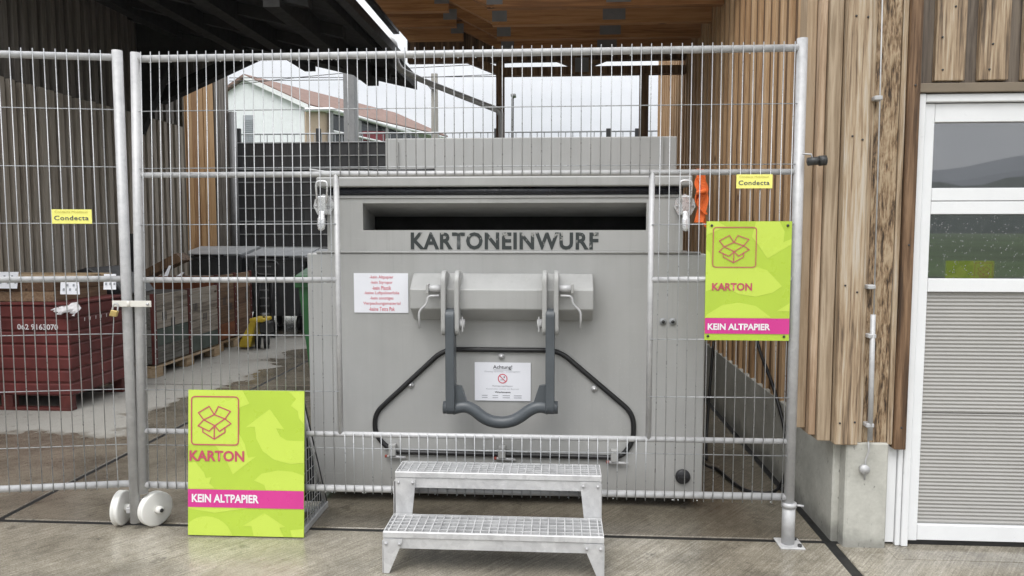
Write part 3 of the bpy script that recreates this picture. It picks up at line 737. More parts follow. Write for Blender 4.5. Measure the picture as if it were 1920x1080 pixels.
# rear press body
obj('rear_body', box_me(-1.176, .76, 5.002, 7.2, .25, 1.975, .006), 'container_grey', ct)
box('rear_rib', -1.10, -1.085, 4.985, 5.001, .3, 1.95, 'container_grey', ct)
box('rear_rib', .655, .667, 4.985, 5.001, .3, 1.97, 'container_grey', ct)
for x in (-1.0, .45): box('skid', x - .09, x + .09, 3.75, 7.0, 0, .069, 'dark_steel', ct)
# lettering and notices
obj('lettering', text_me('KARTONEINWURF', -.727, .182, 1.268, 1.352, xz(CY + .004), .0022, .034, space=1.10), 'stencil_paint', ct)
pa = box('rule_notice', -1.010, -.741, CY - .004, CY - .001, .958, 1.152, 'paper', ct)
pa['label'] = 'white notice sheet with centred red lines of forbidden materials'
lines = ['-kein Altpapier', '-kein Styropor', '-kein Plastik', '-keine Luftpolsterfolie', '-kein sonstiges', 'Verpackungsmaterial', '-keine Tetra Pak']
wd_ = [.118, .11, .094, .174, .116, .184, .128]
for k, (s_, w_) in enumerate(zip(lines, wd_)):
    zc = 1.132 - k * .0258; obj('notice_line', text_me(s_, -.872 - w_ / 2, -.872 + w_ / 2, zc - .010, zc + .009, xz(CY - .004), .0012, .002), 'paper_red', pa)
A0, A1 = onY(890, 679, CY - .004), onY(995, 752, CY - .004)
AY = CY - .006
wn_ = box('warning_notice', A0.x, A1.x, AY, CY - .003, A1.z, A0.z, 'paper', ct)
wn_['label'] = 'white warning notice with red prohibition ring below the lifting beam'
cx = (A0.x + A1.x) / 2; hN = A0.z - A1.z; wN = A1.x - A0.x
def nl(s_, w_, v0, v1, m_, bold=.01): obj('notice_line', text_me(s_, cx - wN * w_ / 2, cx + wN * w_ / 2, A0.z - hN * v1, A0.z - hN * v0, xz(AY), .0012, bold), m_, wn_)
nl('Achtung!', .34, .07, .19, 'paper_black'); nl('Einstieg verboten - Lebensgefahr', .64, .215, .265, 'paper_grey', 0)
nl('Reinigungsklappe', .36, .59, .64, 'paper_grey', .01); nl('Kontrollen immer im Betrieb', .58, .67, .705, 'paper_grey', 0)
nl('Werkmann', .28, .75, .795, 'paper_black', .02)
obj('notice_line', flat_me([[(cx - .045, A0.z - hN * .198), (cx + .045, A0.z - hN * .198), (cx + .045, A0.z - hN * .190), (cx - .045, A0.z - hN * .190)]], xz(AY), .0012), 'paper_black', wn_)
for k, (u, w_) in enumerate(((.13, .1), (.32, .1), (.50, .13), (.70, .14))):
    for r_ in range(2):
        u0 = A0.x + wN * u; v0 = A0.z - hN * (.86 + r_ * .055)
        obj('notice_line', flat_me([[(u0, v0 - .0022), (u0 + wN * w_, v0 - .0022), (u0 + wN * w_, v0 + .0012), (u0, v0 + .0012)]], xz(AY), .0012), 'paper_grey', wn_)
cz = A0.z - hN * .42; R = hN * .125
ring = [[(cx + math.cos(a) * r_, cz + math.sin(a) * r_) for a, r_ in ((t0, R), (t1, R), (t1, R * .82), (t0, R * .82))] for t0, t1 in ((i_ * math.pi / 16, (i_ + 1) * math.pi / 16) for i_ in range(32))]
ring += strokes([[(cx - R * .62, cz + R * .62), (cx + R * .62, cz - R * .62)]], R * .16)
obj('prohibition_ring', flat_me(ring, xz(AY), .0012, .00001), 'paper_red', wn_)
obj('pictogram', flat_me([[(cx + R * .2, cz + R * .15), (cx + R * .45, cz + R * .15), (cx + R * .42, cz + R * .5), (cx + R * .25, cz + R * .5)], [(cx - R * .5, cz - R * .3), (cx + R * .2, cz - R * .3), (cx + R * .2, cz - R * .22), (cx - R * .5, cz - R * .22)]], xz(AY), .0010), 'paper_black', wn_)
# lifting beam: hexagonal box with end caps
bl, br_ = onY(773, 550, CY - .06).x, onY(1112, 550, CY - .06).x
zt_, zm1, zm2, zb_ = onY(940, 513, CY - .02).z, onY(940, 543, CY - .12).z, onY(940, 580, CY - .12).z, onY(940, 600, CY - .03).z
bm_ = prism('lifting_beam', [(CY + .0, zt_), (CY - .03, zt_), (CY - .12, zm1), (CY - .12, zm2), (CY - .03, zb_), (CY + .0, zb_)], 'x', bl, br_, 'container_grey', ct, .004)
def lug(px, w=.022):
    x = onY(px, 560, CY - .15).x; out = []
    zt2, zb2 = onY(px, 507, CY - .13).z, onY(px, 628, CY - .13).z
    for k in range(9):
        a = math.pi / 2 + k * math.pi / 8 * .5; out.append((CY - .12 + math.cos(a) * .055, zt2 - .055 + math.sin(a) * .055))
    out += [(CY - .175, zm2)]
    for k in range(9):
        a = math.pi + k * math.pi / 8; out.append((CY - .14 + math.cos(a) * .036, zb2 + .036 + math.sin(a) * .036))
    out += [(CY - .09, zb_ - .01), (CY - .03, zb_ + .01), (CY - .03, zt2 - .02)]
    me_ = prism_me(out, 'x', x - w / 2, x + w / 2, 'lug', .003); obj('lug', me_, 'container_grey', ct); return x
lx = [lug(832), lug(857), lug(1021), lug(1043)]
def arm(xc, px, side):
    zt2 = onY(px, 604, CY - .14).z; zb2 = onY(px, 770, CY - .16).z; w = .042; y0_, y1_ = CY - .185, CY - .105
    out = []
    for k in range(9):
        a = k * math.pi / 8; out.append(((y0_ + y1_) / 2 - math.cos(a) * .04 * -1, zt2 + .03 + math.sin(a) * .035))
    for k in range(9):
        a = math.pi + k * math.pi / 8; out.append(((y0_ + y1_) / 2 + math.cos(a) * .04, zb2 + .02 + math.sin(a) * .04))
    prism('bail_arm', out, 'x', xc - w / 2, xc + w / 2, 'hook_steel', ct, .003)
    prism('bail_gusset', [(xc + side * w / 2, zb2 + .12), (xc + side * (w / 2 + .03), zb2 + .115), (xc + side * (w / 2 + .058), zb2 + .03), (xc + side * w / 2, zb2 + .03)], 'y', CY - .16, CY - .13, 'hook_steel', ct)
    obj('bail_boss', disc_me((xc - side * .022, CY - .145, zb2 + .012), (1, 0, 0), .03, .03, 18), 'hook_steel', ct)
    return zb2
xa, xb = (lx[0] + lx[1]) / 2, (lx[2] + lx[3]) / 2
zA = arm(xa, 845, 1); zB = arm(xb, 1031, -1)
cxm = (xa + xb) / 2; zsag = onY(940, 783, CY - .15).z
def bp(px, py): return onY(px, py, CY - .145)
sp_ = [bp(848, 767), bp(862, 763), bp(876, 763), bp(890, 770), bp(904, 781), bp(920, 789), bp(940, 792), bp(960, 789), bp(976, 781), bp(990, 771), bp(1004, 764), bp(1018, 763), bp(1030, 767)]
tube('bail_bar', smooth_path(sp_, 4), .029, 'hook_steel', ct, 14)
for x, s_, px in ((lx[1], 1, 866), (lx[2], -1, 1016)):
    z_ = onY(px, 607, CY - .14).z; obj('pivot_bolt', disc_me((x + s_ * .022, CY - .14, z_), (1, 0, 0), .021, .024, 12), 'galvanised', ct)
    tube('split_pin', [(x + s_ * .026, CY - .16, z_ - .035), (x + s_ * .026, CY - .16, z_ + .035)], .0035, 'galvanised', ct, 5)
for x, s_, px in ((lx[0], -1, 815), (lx[3], 1, 1060)):
    z_ = onY(px, 541, CY - .15).z
    obj('lock_pin', disc_me((x + s_ * .045, CY - .150, z_), (1, 0, 0), .017, .07, 14), 'galvanised', ct)
    xe = x + s_ * .074
    tube('pin_handle', round_path([(x + s_ * .02, CY - .165, z_ - .032), (xe - s_ * .002, CY - .168, z_ - .034), (xe + s_ * .002, CY - .17, z_ - .07), (xe + s_ * .040, CY - .172, z_ - .105), (xe + s_ * .038, CY - .172, z_ - .185)], .02, 4, False), .0055, 'galvanised', ct, 8)
    box('pin_collar', xe - .006, xe + .006, CY - .172, CY - .128, z_ - .022, z_ + .022, 'container_grey', ct, .002)
# cleaning hatch: black round profile
hp = [(832, 655), (1048, 657), (1188, 776), (1188, 826), (1165, 858), (735, 847), (703, 815), (703, 775)]
tube('hatch_seal', round_path([onY(x_, y_, CY - .008) for x_, y_ in hp], .065, 6), .0125, 'rubber', ct, 10, True)
for px, py in ((770, 722), (940, 668), (1114, 729)):
    p = onY(px, py, CY - .005); b_ = obj('hatch_bolt', disc_me((p.x, CY - .004, p.z), (0, 1, 0), .0155, .008, 18), 'galvanised', ct)
    obj('bolt_head', disc_me((p.x, CY - .010, p.z), (0, 1, 0), .009, .010, 6), 'chrome', b_)
for px, py in ((736, 845), (941, 849), (1152, 856)):
    p = onY(px, py, CY - .02); hb = box('hatch_hinge', p.x - .018, p.x + .018, CY - .034, CY - .001, p.z - .025, p.z + .034, 'container_grey', ct, .003)
    tube('hinge_pin', [(p.x - .034, CY - .02, p.z - .028), (p.x + .066, CY - .02, p.z - .034)], .0075, 'galvanised', hb, 8)
    obj('pin_tip', disc_me((p.x - .032, CY - .02, p.z - .028), (1, 0, 0), .0078, .012, 8), 'pin_red', hb)
for px in (1243, 1261):
    p = onY(px, 603, CY); q_ = obj('round_fitting', disc_me((p.x, CY - .003, p.z), (0, 1, 0), .017, .008, 20), 'bin_lid', ct)
    obj('fitting_centre', disc_me((p.x, CY - .008, p.z), (0, 1, 0), .008, .006, 12), 'dark_steel', q_)
p = onY(1280, 893, CY); pl = obj('drain_plug', lathe_me((p.x, CY + .001, p.z), (0, -1, 0), [(0, .036), (.012, .036), (.018, .030), (.0181, .001)], 24), 'black_plastic', ct)
box('plug_bar', p.x - .024, p.x + .024, CY - .026, CY - .018, p.z - .004, p.z + .004, 'black_plastic', pl)
# toggle latches
def latch(px):
    p = onY(px, 385, CY - .03); x = p.x; zc_ = p.z; Yl = CY - .012
    lt = prism('toggle_latch', [(x, zc_ + .055), (x + .042, zc_ + .03), (x + .05, zc_ - .005), (x + .03, zc_ - .045), (x - .03, zc_ - .045), (x - .05, zc_ - .005), (x - .042, zc_ + .03), (x, zc_ + .055)][:-1], 'y', Yl - .004, Yl + .010, 'chrome', ct)
    box('latch_body', x - .022, x + .022, Yl - .035, Yl - .005, zc_ - .045, zc_ + .045, 'chrome', lt, .006)
    tube('latch_loop', round_path([(x - .024, Yl - .03, zc_ + .01), (x - .028, Yl - .028, zc_ + .115), (x + .028, Yl - .028, zc_ + .115), (x + .024, Yl - .03, zc_ + .01)], .02, 4, False), .005, 'chrome', lt, 8)
    tube('latch_handle', smooth_path([(x, Yl - .03, zc_ - .03), (x, Yl - .04, zc_ - .065), (x, Yl - .046, zc_ - .10), (x, Yl - .05, zc_ - .122)], 4), [.016] * 4 + [.02] * 5 + [.017] * 2 + [.012, .006], 'chrome', lt, 10, False, (.55, 1))
    for s_ in (-1, 1): obj('rivet', disc_me((x + s_ * .036, Yl - .006, zc_ - .004), (0, 1, 0), .006, .006, 10), 'galvanised', lt)
latch(605); latch(1285)

# ================================================================== MESH FENCES
R_POST, R_RAIL, R_W = .0220, .0155, .0021
WZ = (1.88, 1.632, 1.385, .895, .645, .392)
def lab_plate(x0, x1, z0, z1, y_, parent):
    pl_ = box('name_plate', x0, x1, y_ - .002, y_, z0, z1, 'sticker_yellow', parent); h = z1 - z0; w_ = x1 - x0
    obj('plate_lettering', text_me('Condecta', x0 + w_ * .06, x1 - w_ * .08, z0 + h * .24, z0 + h * .56, xz(y_ - .002), .0012, .010, space=1.08), 'sticker_blue', pl_)
    obj('plate_line', text_me('Condecta Mobilzaun', x0 + w_ * .08, x1 - w_ * .10, z0 + h * .74, z0 + h * .91, xz(y_ - .002), .0012, .0), 'sticker_gold', pl_)
mf = thing('mesh_fence_panel', 'wide galvanised mesh fence panel with open hatch in front of the container', 'fence', (-.43, 3.22, 0))
FYM = 3.22; X0, X1 = -1.868, .992; HX0, HX1 = -.975, .386
tube('post', [(-1.900, FYM, .162), (-1.857, FYM, 2.135)], R_POST, 'galvanised', mf, 14)
tube('post', [(X1, FYM, .06), (X1, FYM, 2.150)], R_POST, 'galvanised', mf, 14)
tube('rail', [(X0, FYM, 2.108), (X1, FYM, 2.112)], R_RAIL, 'galvanised', mf, 12)
tube('rail', [(X0, FYM, 1.604), (X1, FYM, 1.605)], .0125, 'galvanised', mf, 12)
tube('rail', [(X0 - .025, FYM, .452), (X1, FYM, .456)], .0125, 'galvanised', mf, 12)
tube('rail', [(X0 - .025, FYM, .202), (X1, FYM, .212)], R_RAIL, 'galvanised', mf, 12)
tube('rail', [(X0, FYM, 1.140), (HX0, FYM, 1.144)], .0125, 'galvanised', mf, 12)
tube('rail', [(HX1, FYM, 1.150), (X1, FYM, 1.156)], .0125, 'galvanised', mf, 12)
tube('hatch_bar', [(HX0, FYM, .454), (HX0, FYM, 1.604)], .0125, 'galvanised', mf, 12)
tube('hatch_bar', [(HX1, FYM, .455), (HX1, FYM, 1.604)], .0125, 'galvanised', mf, 12)
wl = {}
def wire_me(z0, z1):
    k_ = (z0, z1)
    if k_ not in wl:
        wl[k_] = tube_me([(0, 0, z0), (0, 0, z1)], R_W, 6, name='vertical_wire'); wl[k_].materials.append(M['galv_thin'])
    return wl[k_]
nw = 68; YW = FYM - R_RAIL - .002
for k in range(nw):
    x = -1.824 + k * (.956 + 1.824) / (nw - 1) + random.uniform(-.0015, .0015)
    if HX0 - .006 < x < HX1 + .006:
        obj('vertical_wire', wire_me(1.594, 2.135), None, mf, (x, YW, 0)); obj('vertical_wire', wire_me(.188, .466), None, mf, (x, YW, 0))
    else:
        lean = max(0, 1 - k / 26) * .042
        obj('vertical_wire', wire_me(.188, 2.135), None, mf, (x - lean, YW, 0)).rotation_euler = (0, lean / 2.1 + random.uniform(-.0012, .0012), 0)
for z_ in WZ:
    segs = [(X0, HX0), (HX1, X1)] if .46 < z_ < 1.6 else [(X0, X1)]
    for a, b in segs: tube('horizontal_wire', [(a, YW + .005, z_), (b, YW + .005, z_ + .004)], R_W, 'galv_thin', mf, 6)
bmd = bmesh.new(); bmesh.ops.create_icosphere(bmd, subdivisions=1, radius=.0032)
dm_ = bpy.data.meshes.new('water_drop'); bmd.to_mesh(dm_); bmd.free(); dm_.materials.append(M['water_drop'])
for zr_, rr_, a_, b_ in ((2.11, R_RAIL, X0, X1), (.207, R_RAIL, X0, X1), (1.146, .0125, X0, HX0)):
    for k in range(26 if zr_ != 1.146 else 9):
        obj('water_drop', dm_, None, mf, (random.uniform(a_ + .03, b_ - .03), FYM - .004, zr_ - rr_ - .0025))
q0, q1 = onY(1381, 327, YW - .008), onY(1448, 353, YW - .008); lab_plate(q0.x, q1.x, q1.z, q0.z, YW - .006, mf)
# latch strap that joins the two panels, on its screw
c0, c1 = onY(208, 570, 3.16), onY(281, 570, 3.16)
st_ = box('latch_strap', c0.x, c1.x, 3.168, 3.173, c0.z - .013, c0.z + .014, 'cream', mf, .001)
tube('strap_bend', [(-1.902, 3.166, c0.z - .013), (-1.902, 3.166, c0.z + .014)], .006, 'cream', st_, 8)
obj('strap_screw', disc_me((c1.x - .013, 3.164, c0.z), (0, 1, 0), .006, .008, 8), 'galvanised', st_)
def wheel(parent, c, axis, local_name='wheel'):
    w_ = obj('wheel', lathe_me(c, axis, [(-.018, .0), (-.0179, .072), (-.015, .079), (-.006, .079), (-.003, .0745), (.003, .0745), (.006, .079), (.015, .079), (.018, .072), (.0181, .0)], 36), 'white_nylon', parent)
    c_, a_ = Vector(c), Vector(axis).normalized()
    obj('hub', disc_me(c_ + a_ * .032, a_, .017, .03, 20), 'white_nylon', w_); obj('axle', disc_me(c_ + a_ * .048, a_, .009, .006, 12), 'dark_steel', w_)
    return w_
wheel(mf, tuple(onY(291, 946, 3.25)[:2]) + (.0795,), (.88, -.47, 0))
box('wheel_bracket', -1.912, -1.88, 3.215, 3.25, .066, .14, 'galvanised', mf, .002)
# left panel, built straight then swung towards the camera
lf = thing('mesh_fence_panel', 'galvanised mesh fence gate on the left, in front of the red bin', 'fence')
LW = 2.85; 
tube('post', [(0, 0, .03), (0, 0, 2.142)], R_POST, 'galvanised', lf, 14)
tube('post', [(-LW, 0, .06), (-LW, 0, 2.14)], R_POST, 'galvanised', lf, 14)
for z_, r_ in ((2.112, R_RAIL), (1.146, .0135), (.212, R_RAIL)): tube('rail', [(-LW, 0, z_), (0, 0, z_)], r_, 'galvanised', lf, 12)
YL = -R_RAIL - .002
for k in range(61):
    x = -.062 - k * .0455
    if k == 0:
        tube('vertical_wire', smooth_path([(x, YL, 2.138), (x, YL, 1.30), (x + .012, YL - .004, 1.0), (x - .004, YL, .75), (x, YL, .195)], 6), R_W, 'galv_thin', lf, 6); continue
    obj('vertical_wire', wire_me(.195, 2.138), None, lf, (x, YL, 0))
for z_ in WZ: tube('horizontal_wire', [(-LW, YL + .005, z_ + .006), (0, YL + .005, z_ + .006)], R_W, 'galv_thin', lf, 6)
lab_plate(-.285, -.122, 1.390, 1.452, YL - .006, lf)
wheel(lf, (-.082, .062, .0795), (.97, -.10, 0))
box('wheel_bracket', -.045, -.018, .012, .032, .068, .092, 'galvanised', lf, .002)
lf.location = (-1.932, 3.205, 0); lf.rotation_euler = (0, 0, math.radians(11.5))
# padlock
c = onY(214, 588, 3.155)
pk = thing('padlock', 'brass padlock hanging from the latch strap of the fence gate', 'padlock', (c.x, c.y, c.z))
prism('lock_body', [(c.x - .021, c.z - .010), (c.x + .010, c.z - .014), (c.x + .019, c.z + .012), (c.x - .012, c.z + .016)], 'y', 3.148, 3.164, 'brass', pk, .002)
tube('shackle', smooth_path([(c.x - .009, 3.156, c.z + .014), (c.x + .0, 3.156, c.z + .040), (c.x + .014, 3.160, c.z + .042), (c.x + .015, 3.158, c.z + .011)], 5), .0036, 'galvanised', pk, 8)
# socket of the right post
sk = thing('post_socket', 'galvanised post socket with base plate under the right fence post', 'post socket', (.995, 3.22, 0))
tube('sleeve', [(X1, FYM, .006), (X1, FYM, .185)], .0275, 'galvanised', sk, 16)
tube('collar', [(X1, FYM, .168), (X1, FYM, .188)], .032, 'galvanised', sk, 16)
tube('collar_screw', [(X1 + .03, FYM, .176), (X1 + .062, FYM - .005, .174)], .005, 'galvanised', sk, 8)
box('base_plate', X1 - .045, X1 + .058, FYM - .055, FYM + .055, .0005, .007, 'galvanised_plate', sk, .001)
for s_ in (-1, 1): obj('anchor_bolt', disc_me((X1 + .040, FYM + s_ * .036, .012), (0, 0, 1), .009, .010, 6), 'dark_steel', sk)

# ================================================================== SIGNS
def clip_poly(poly, W_, H_):
    def cut(p, f, g_):
        out = []
        for a, b in zip(p, p[1:] + p[:1]):
            fa, fb = f(a), f(b)
            if fa >= 0: out.append(a)
            if (fa >= 0) != (fb >= 0): t_ = fa / (fa - fb); out.append((a[0] + (b[0] - a[0]) * t_, a[1] + (b[1] - a[1]) * t_))
        return out
    for f in (lambda p: p[0] - .0005, lambda p: W_ - .0005 - p[0], lambda p: p[1] - .0005, lambda p: H_ - .0005 - p[1]):
        poly = cut(poly, f, None)
        if not poly: return None
    return poly
def arc(cx_, cy_, r, a0, a1, n=10): return [(cx_ + r * math.cos(math.radians(a0 + (a1 - a0) * i_ / n)), cy_ + r * math.sin(math.radians(a0 + (a1 - a0) * i_ / n))) for i_ in range(n + 1)]
ICON = [[(608, 215), (668, 178), (697, 225), (638, 255), (608, 215)], [(697, 225), (720, 178), (787, 205), (757, 248), (697, 225)],
        [(638, 255), (697, 225), (757, 248), (700, 288), (638, 255)], [(638, 255), (607, 290), (668, 320), (700, 288)], [(757, 248), (790, 275), (726, 320), (700, 288)],
        [(633, 303), (633, 325), (697, 365), (757, 325), (757, 297)], [(698, 290), (697, 365)]]
def sign_face(parent, xf, Wm, Hm, icon, kart, band, kein, light, lw):
    """u from the left edge, v from the bottom edge, in metres; icon/kart/band/kein as fractions from the top-left"""
    polys = [clip_poly([(x_ * Wm, (1 - y_) * Hm) for x_, y_ in p_], Wm, Hm) for p_ in light]
    obj('print_pattern', flat_me([p_ for p_ in polys if p_], xf, .0008, .00003), 'lime_light', parent)
    u0, u1, v0, v1 = icon
    def f(p_): return ((u0 + (p_[0] - 570) / 262 * (u1 - u0)) * Wm, (1 - (v0 + (p_[1] - 122) / 275 * (v1 - v0))) * Hm)
    rr = [(570, 122), (832, 122), (832, 397), (570, 397)]
    rp = [tuple(q_)[:2] for q_ in round_path([(a, b, 0) for a, b in rr], 22, 4)]; rp.append(rp[0])
    obj('pictogram', flat_me(strokes([[f(p_) for p_ in ln] for ln in ICON + [rp]], lw), xf, .0022, .00002), 'magenta_line', parent)
    obj('lettering', text_me('KARTON', kart[0] * Wm, kart[1] * Wm, (1 - kart[3]) * Hm, (1 - kart[2]) * Hm, xf, .0022, .030), 'magenta_line', parent)
    obj('print_band', flat_me([[(.0004, (1 - band[1]) * Hm), (Wm - .0004, (1 - band[1]) * Hm), (Wm - .0004, (1 - band[0]) * Hm), (.0004, (1 - band[0]) * Hm)]], xf, .0022), 'magenta', parent)
    obj('lettering', text_me('KEIN ALTPAPIER', kein[0] * Wm, kein[1] * Wm, (1 - kein[3]) * Hm, (1 - kein[2]) * Hm, xf, .0034, .034), 'sign_white', parent)
def zz(pts): return [((x_ - 550) / 645, (y_ - 85) / 835) for x_, y_ in pts]
LIGHT1 = [zz([(540, 80), (850, 80), (892, 160), (835, 185), (832, 330), (868, 395), (885, 470), (930, 462), (800, 568), (760, 480), (700, 400), (540, 400)]),
          zz([(1005, 190), (1085, 305), (1040, 300), (1062, 345), (1100, 368), (1200, 370), (1200, 495), (1120, 502), (1030, 480), (965, 430), (930, 360), (922, 292), (870, 297)]),
          zz([(918, 600), (960, 560), (1050, 540), (1130, 545), (1200, 570), (1200, 655), (985, 655), (975, 625)]),
          zz([(520, 505), (590, 500), (640, 560), (650, 590), (682, 585), (670, 620), (700, 650), (520, 656)]),
          zz(arc(655, 960, 150, 180, 360, 14)),
          zz([(977, 785), (1092, 862), (1060, 868), (1090, 930), (920, 930), (905, 862), (855, 862)]),
          zz([(1120, 880), (1200, 870), (1200, 925), (1130, 925)]),
          zz([(560, 770), (700, 790), (900, 757), (540, 757)]),
          zz([(1110, 90), (1200, 88), (1200, 280), (1165, 240), (1160, 200), (1120, 170), (1150, 130)])]
def hz(pts): return [((x_ - 192) / 465, (y_ - 342) / 676) for x_, y_ in pts]
LIGHT2 = [hz([(462, 340), (590, 345), (618, 400), (612, 460), (655, 440), (660, 470), (528, 552), (480, 480), (440, 430)]),
          hz([(192, 500), (215, 520), (225, 600), (290, 690), (250, 720), (192, 740)]),
          hz([(225, 600), (470, 600), (528, 617), (612, 708), (560, 745), (470, 768), (380, 755), (300, 715), (240, 650)]),
          hz([(205, 870), (290, 815), (380, 802), (470, 820), (560, 888), (192, 890)]),
          hz([(585, 850), (660, 800), (660, 850)]),
          hz([(192, 342), (250, 342), (300, 372), (192, 420)])]
# standing sign
sg = thing('floor_sign', 'large lime green cardboard sign standing on the floor left of the steps', 'sign', (-1.394, 3.3, 0))
P00, P10, P01 = Vector((-1.652, 3.138, .006)), Vector((-1.126, 3.143, .006)), Vector((-1.634, 3.186, .652))
eu = (P10 - P00); SW = eu.length; eu.normalize(); ev = (P01 - P00); ev -= eu * ev.dot(eu); SH = ev.length; ev.normalize(); en = eu.cross(ev).normalized()
if en.y > 0: en = -en
def xs1(u, v, w): return P00 + eu * u + ev * v + en * w
pv = [xs1(a, b, w_) for w_ in (0, -.006) for a, b in ((0, 0), (SW, 0), (SW, SH), (0, SH))]
pan = obj('front_panel', mesh_from('front_panel', pv, [(0, 1, 2, 3), (4, 5, 6, 7), (0, 1, 5, 4), (1, 2, 6, 5), (2, 3, 7, 6), (3, 0, 4, 7)]), 'lime', sg)
sign_face(pan, xs1, SW, SH, (.03, .436, .045, .375), (.012, .487, .415, .49), (.683, .806), (.035, .615, .715, .772), LIGHT1, .0052)
for xx in (-1.632, -1.150):
    box('base_bar', xx - .014, xx + .014, 3.175, 3.525, .001, .030, 'galvanised', sg, .002)
    tube('rear_strut', [(xx, 3.515, .02), (xx, 3.222, .58)], .010, 'galvanised', sg, 8)
    for k in range(9):                     # wire mesh on the sides of the stand
        t_ = (k + .5) / 9.5; tube('side_wire', [(xx + .004, 3.185 + .02 * 1, .03 + .5 * t_), (xx + .004, 3.512 - .29 * t_, .03 + .5 * t_)], .0022, 'galv_thin', sg, 4)
    for k in range(8):
        t_ = (k + .5) / 8.5; y_ = 3.50 - .29 * t_; tube('side_wire', [(xx + .007, y_, .03), (xx + .007, y_, .03 + .53 * t_)], .0022, 'galv_thin', sg, 4)
slab('rear_panel', [(-1.64, 3.528, .03), (-1.142, 3.528, .03), (-1.142, 3.228, .62), (-1.64, 3.228, .62)], .004, 'anthracite', sg)
# hanging sign
hg = thing('hanging_sign', 'small lime green cardboard sign fixed to the mesh fence right of the container', 'sign', (.785, 3.19, .9))
HY = YW - .010; q0, q1 = onY(1325, 415, HY), onY(1479, 639, HY)
hpn = box('panel', q0.x, q1.x, HY, HY + .004, q1.z, q0.z, 'lime', hg)
Wm, Hm = q1.x - q0.x, q0.z - q1.z
sign_face(hpn, lambda u, v, w: Vector((q0.x + u, HY - w, q1.z + v)), Wm, Hm, (.08, .586, .05, .383), (.078, .55, .515, .58), (.812, .944), (.035, .775, .857, .912), LIGHT2, .0036)
for a, b in ((.06, .035), (.95, .035), (.04, .965), (.94, .965)):
    obj('screw', disc_me((q0.x + a * Wm, HY - .002, q0.z - b * Hm), (0, 1, 0), .0055, .005, 10), 'dark_steel', hg)

# a second sign across the yard behind the viewpoint, mirrored in the lower door pane
fs_ = thing('yard_sign', 'lime green cardboard sign mirrored in the lower door pane', 'sign', (6.35, -5.5, 0))
yp = box('panel', 6.0, 6.72, -5.52, -5.51, .25, .89, 'lime', fs_)
for x in (6.08, 6.64): tube('leg', [(x, -5.54, 0), (x, -5.54, .86)], .016, 'galvanised', fs_, 8)
for x in (6.08, 6.64): tube('foot', [(x, -5.8, .016), (x, -5.28, .016)], .016, 'galvanised', fs_, 8)
sign_face(yp, lambda u, v, w: Vector((6.72 - u, -5.51 + w, .25 + v)), .72, .64, (.03, .40, .05, .50), (.03, .5, .56, .64), (.70, .83), (.03, .6, .73, .79), LIGHT1[:3], .006)

# orange strap tied to the fence beside the container
os_ = thing('orange_strap', 'bundled orange lashing strap hanging between container and timber wall', 'strap', (.66, 3.5, 1.2))
def ribbon(name, pts, w, parent, tw=0.0, ph=0.0):
    pts = smooth_path(pts, 5); vs_, fs_ = [], []
    for i_, p_ in enumerate(pts):
        a = ph + tw * i_ / len(pts); d_ = Vector((math.cos(a), math.sin(a), 0)) * w / 2
        n_ = Vector((-math.sin(a), math.cos(a), 0)) * .002
        vs_ += [p_ - d_ - n_, p_ + d_ - n_, p_ + d_ + n_, p_ - d_ + n_]
    for i_ in range(len(pts) - 1):
        for k_ in range(4): fs_.append((i_ * 4 + k_, i_ * 4 + (k_ + 1) % 4, i_ * 4 + 4 + (k_ + 1) % 4, i_ * 4 + 4 + k_))
    return obj(name, mesh_from(name, vs_, fs_), 'orange_strap', parent)
def op(px, py, dy=0): return onY(px, py, 3.36 + dy)
ribbon('strap_band', [op(1304, 322, .02), op(1314, 318), op(1316, 345), op(1308, 375), op(1318, 400), op(1322, 422), op(1330, 432)], .036, os_, 1.2, .2)
ribbon('strap_band', [op(1318, 322, .01), op(1310, 345, -.012), op(1320, 370, -.012), op(1314, 400, -.012), op(1310, 417, -.01)], .040, os_, -1.0, .5)
ribbon('strap_band', [op(1312, 330, -.02), op(1322, 355, -.02), op(1312, 382, -.022), op(1324, 402, -.02)], .030, os_, 1.6, -.5)
tube('strap_wrap', [op(1306, 362, -.03), op(1324, 358, -.03)], .010, 'orange_strap', os_, 6)

# black cable: loop on the floor, then up the wall
cb = [Vector((.80, 4.75, .5)), Vector((.80, 4.6, .2)), onZ(1318, 866, .012), onZ(1345, 880, .012), onZ(1375, 905, .012), onZ(1400, 920, .012), onZ(1440, 925, .012), onZ(1462, 912, .012), onX(1477, 870, 1.16), onX(1470, 800, 1.175), onX(1448, 720, 1.175), onX(1424, 655, 1.175), onX(1412, 600, 1.175), onX(1405, 540, 1.175)]
tag(tube('power_cable', smooth_path(cb, 7), .010, 'rubber', None, 8), 'black power cable looping on the floor between container and timber wall', 'cable')
cb2 = [onX(1338, 640, .98), onX(1330, 740, .94), onX(1324, 830, .90), Vector((.86, 4.4, .011))]
tag(tube('power_cable', smooth_path(cb2 + [Vector((.80, 4.9, .011))], 6), .009, 'rubber', None, 8), 'black cable hanging straight down close behind the container edge', 'cable')

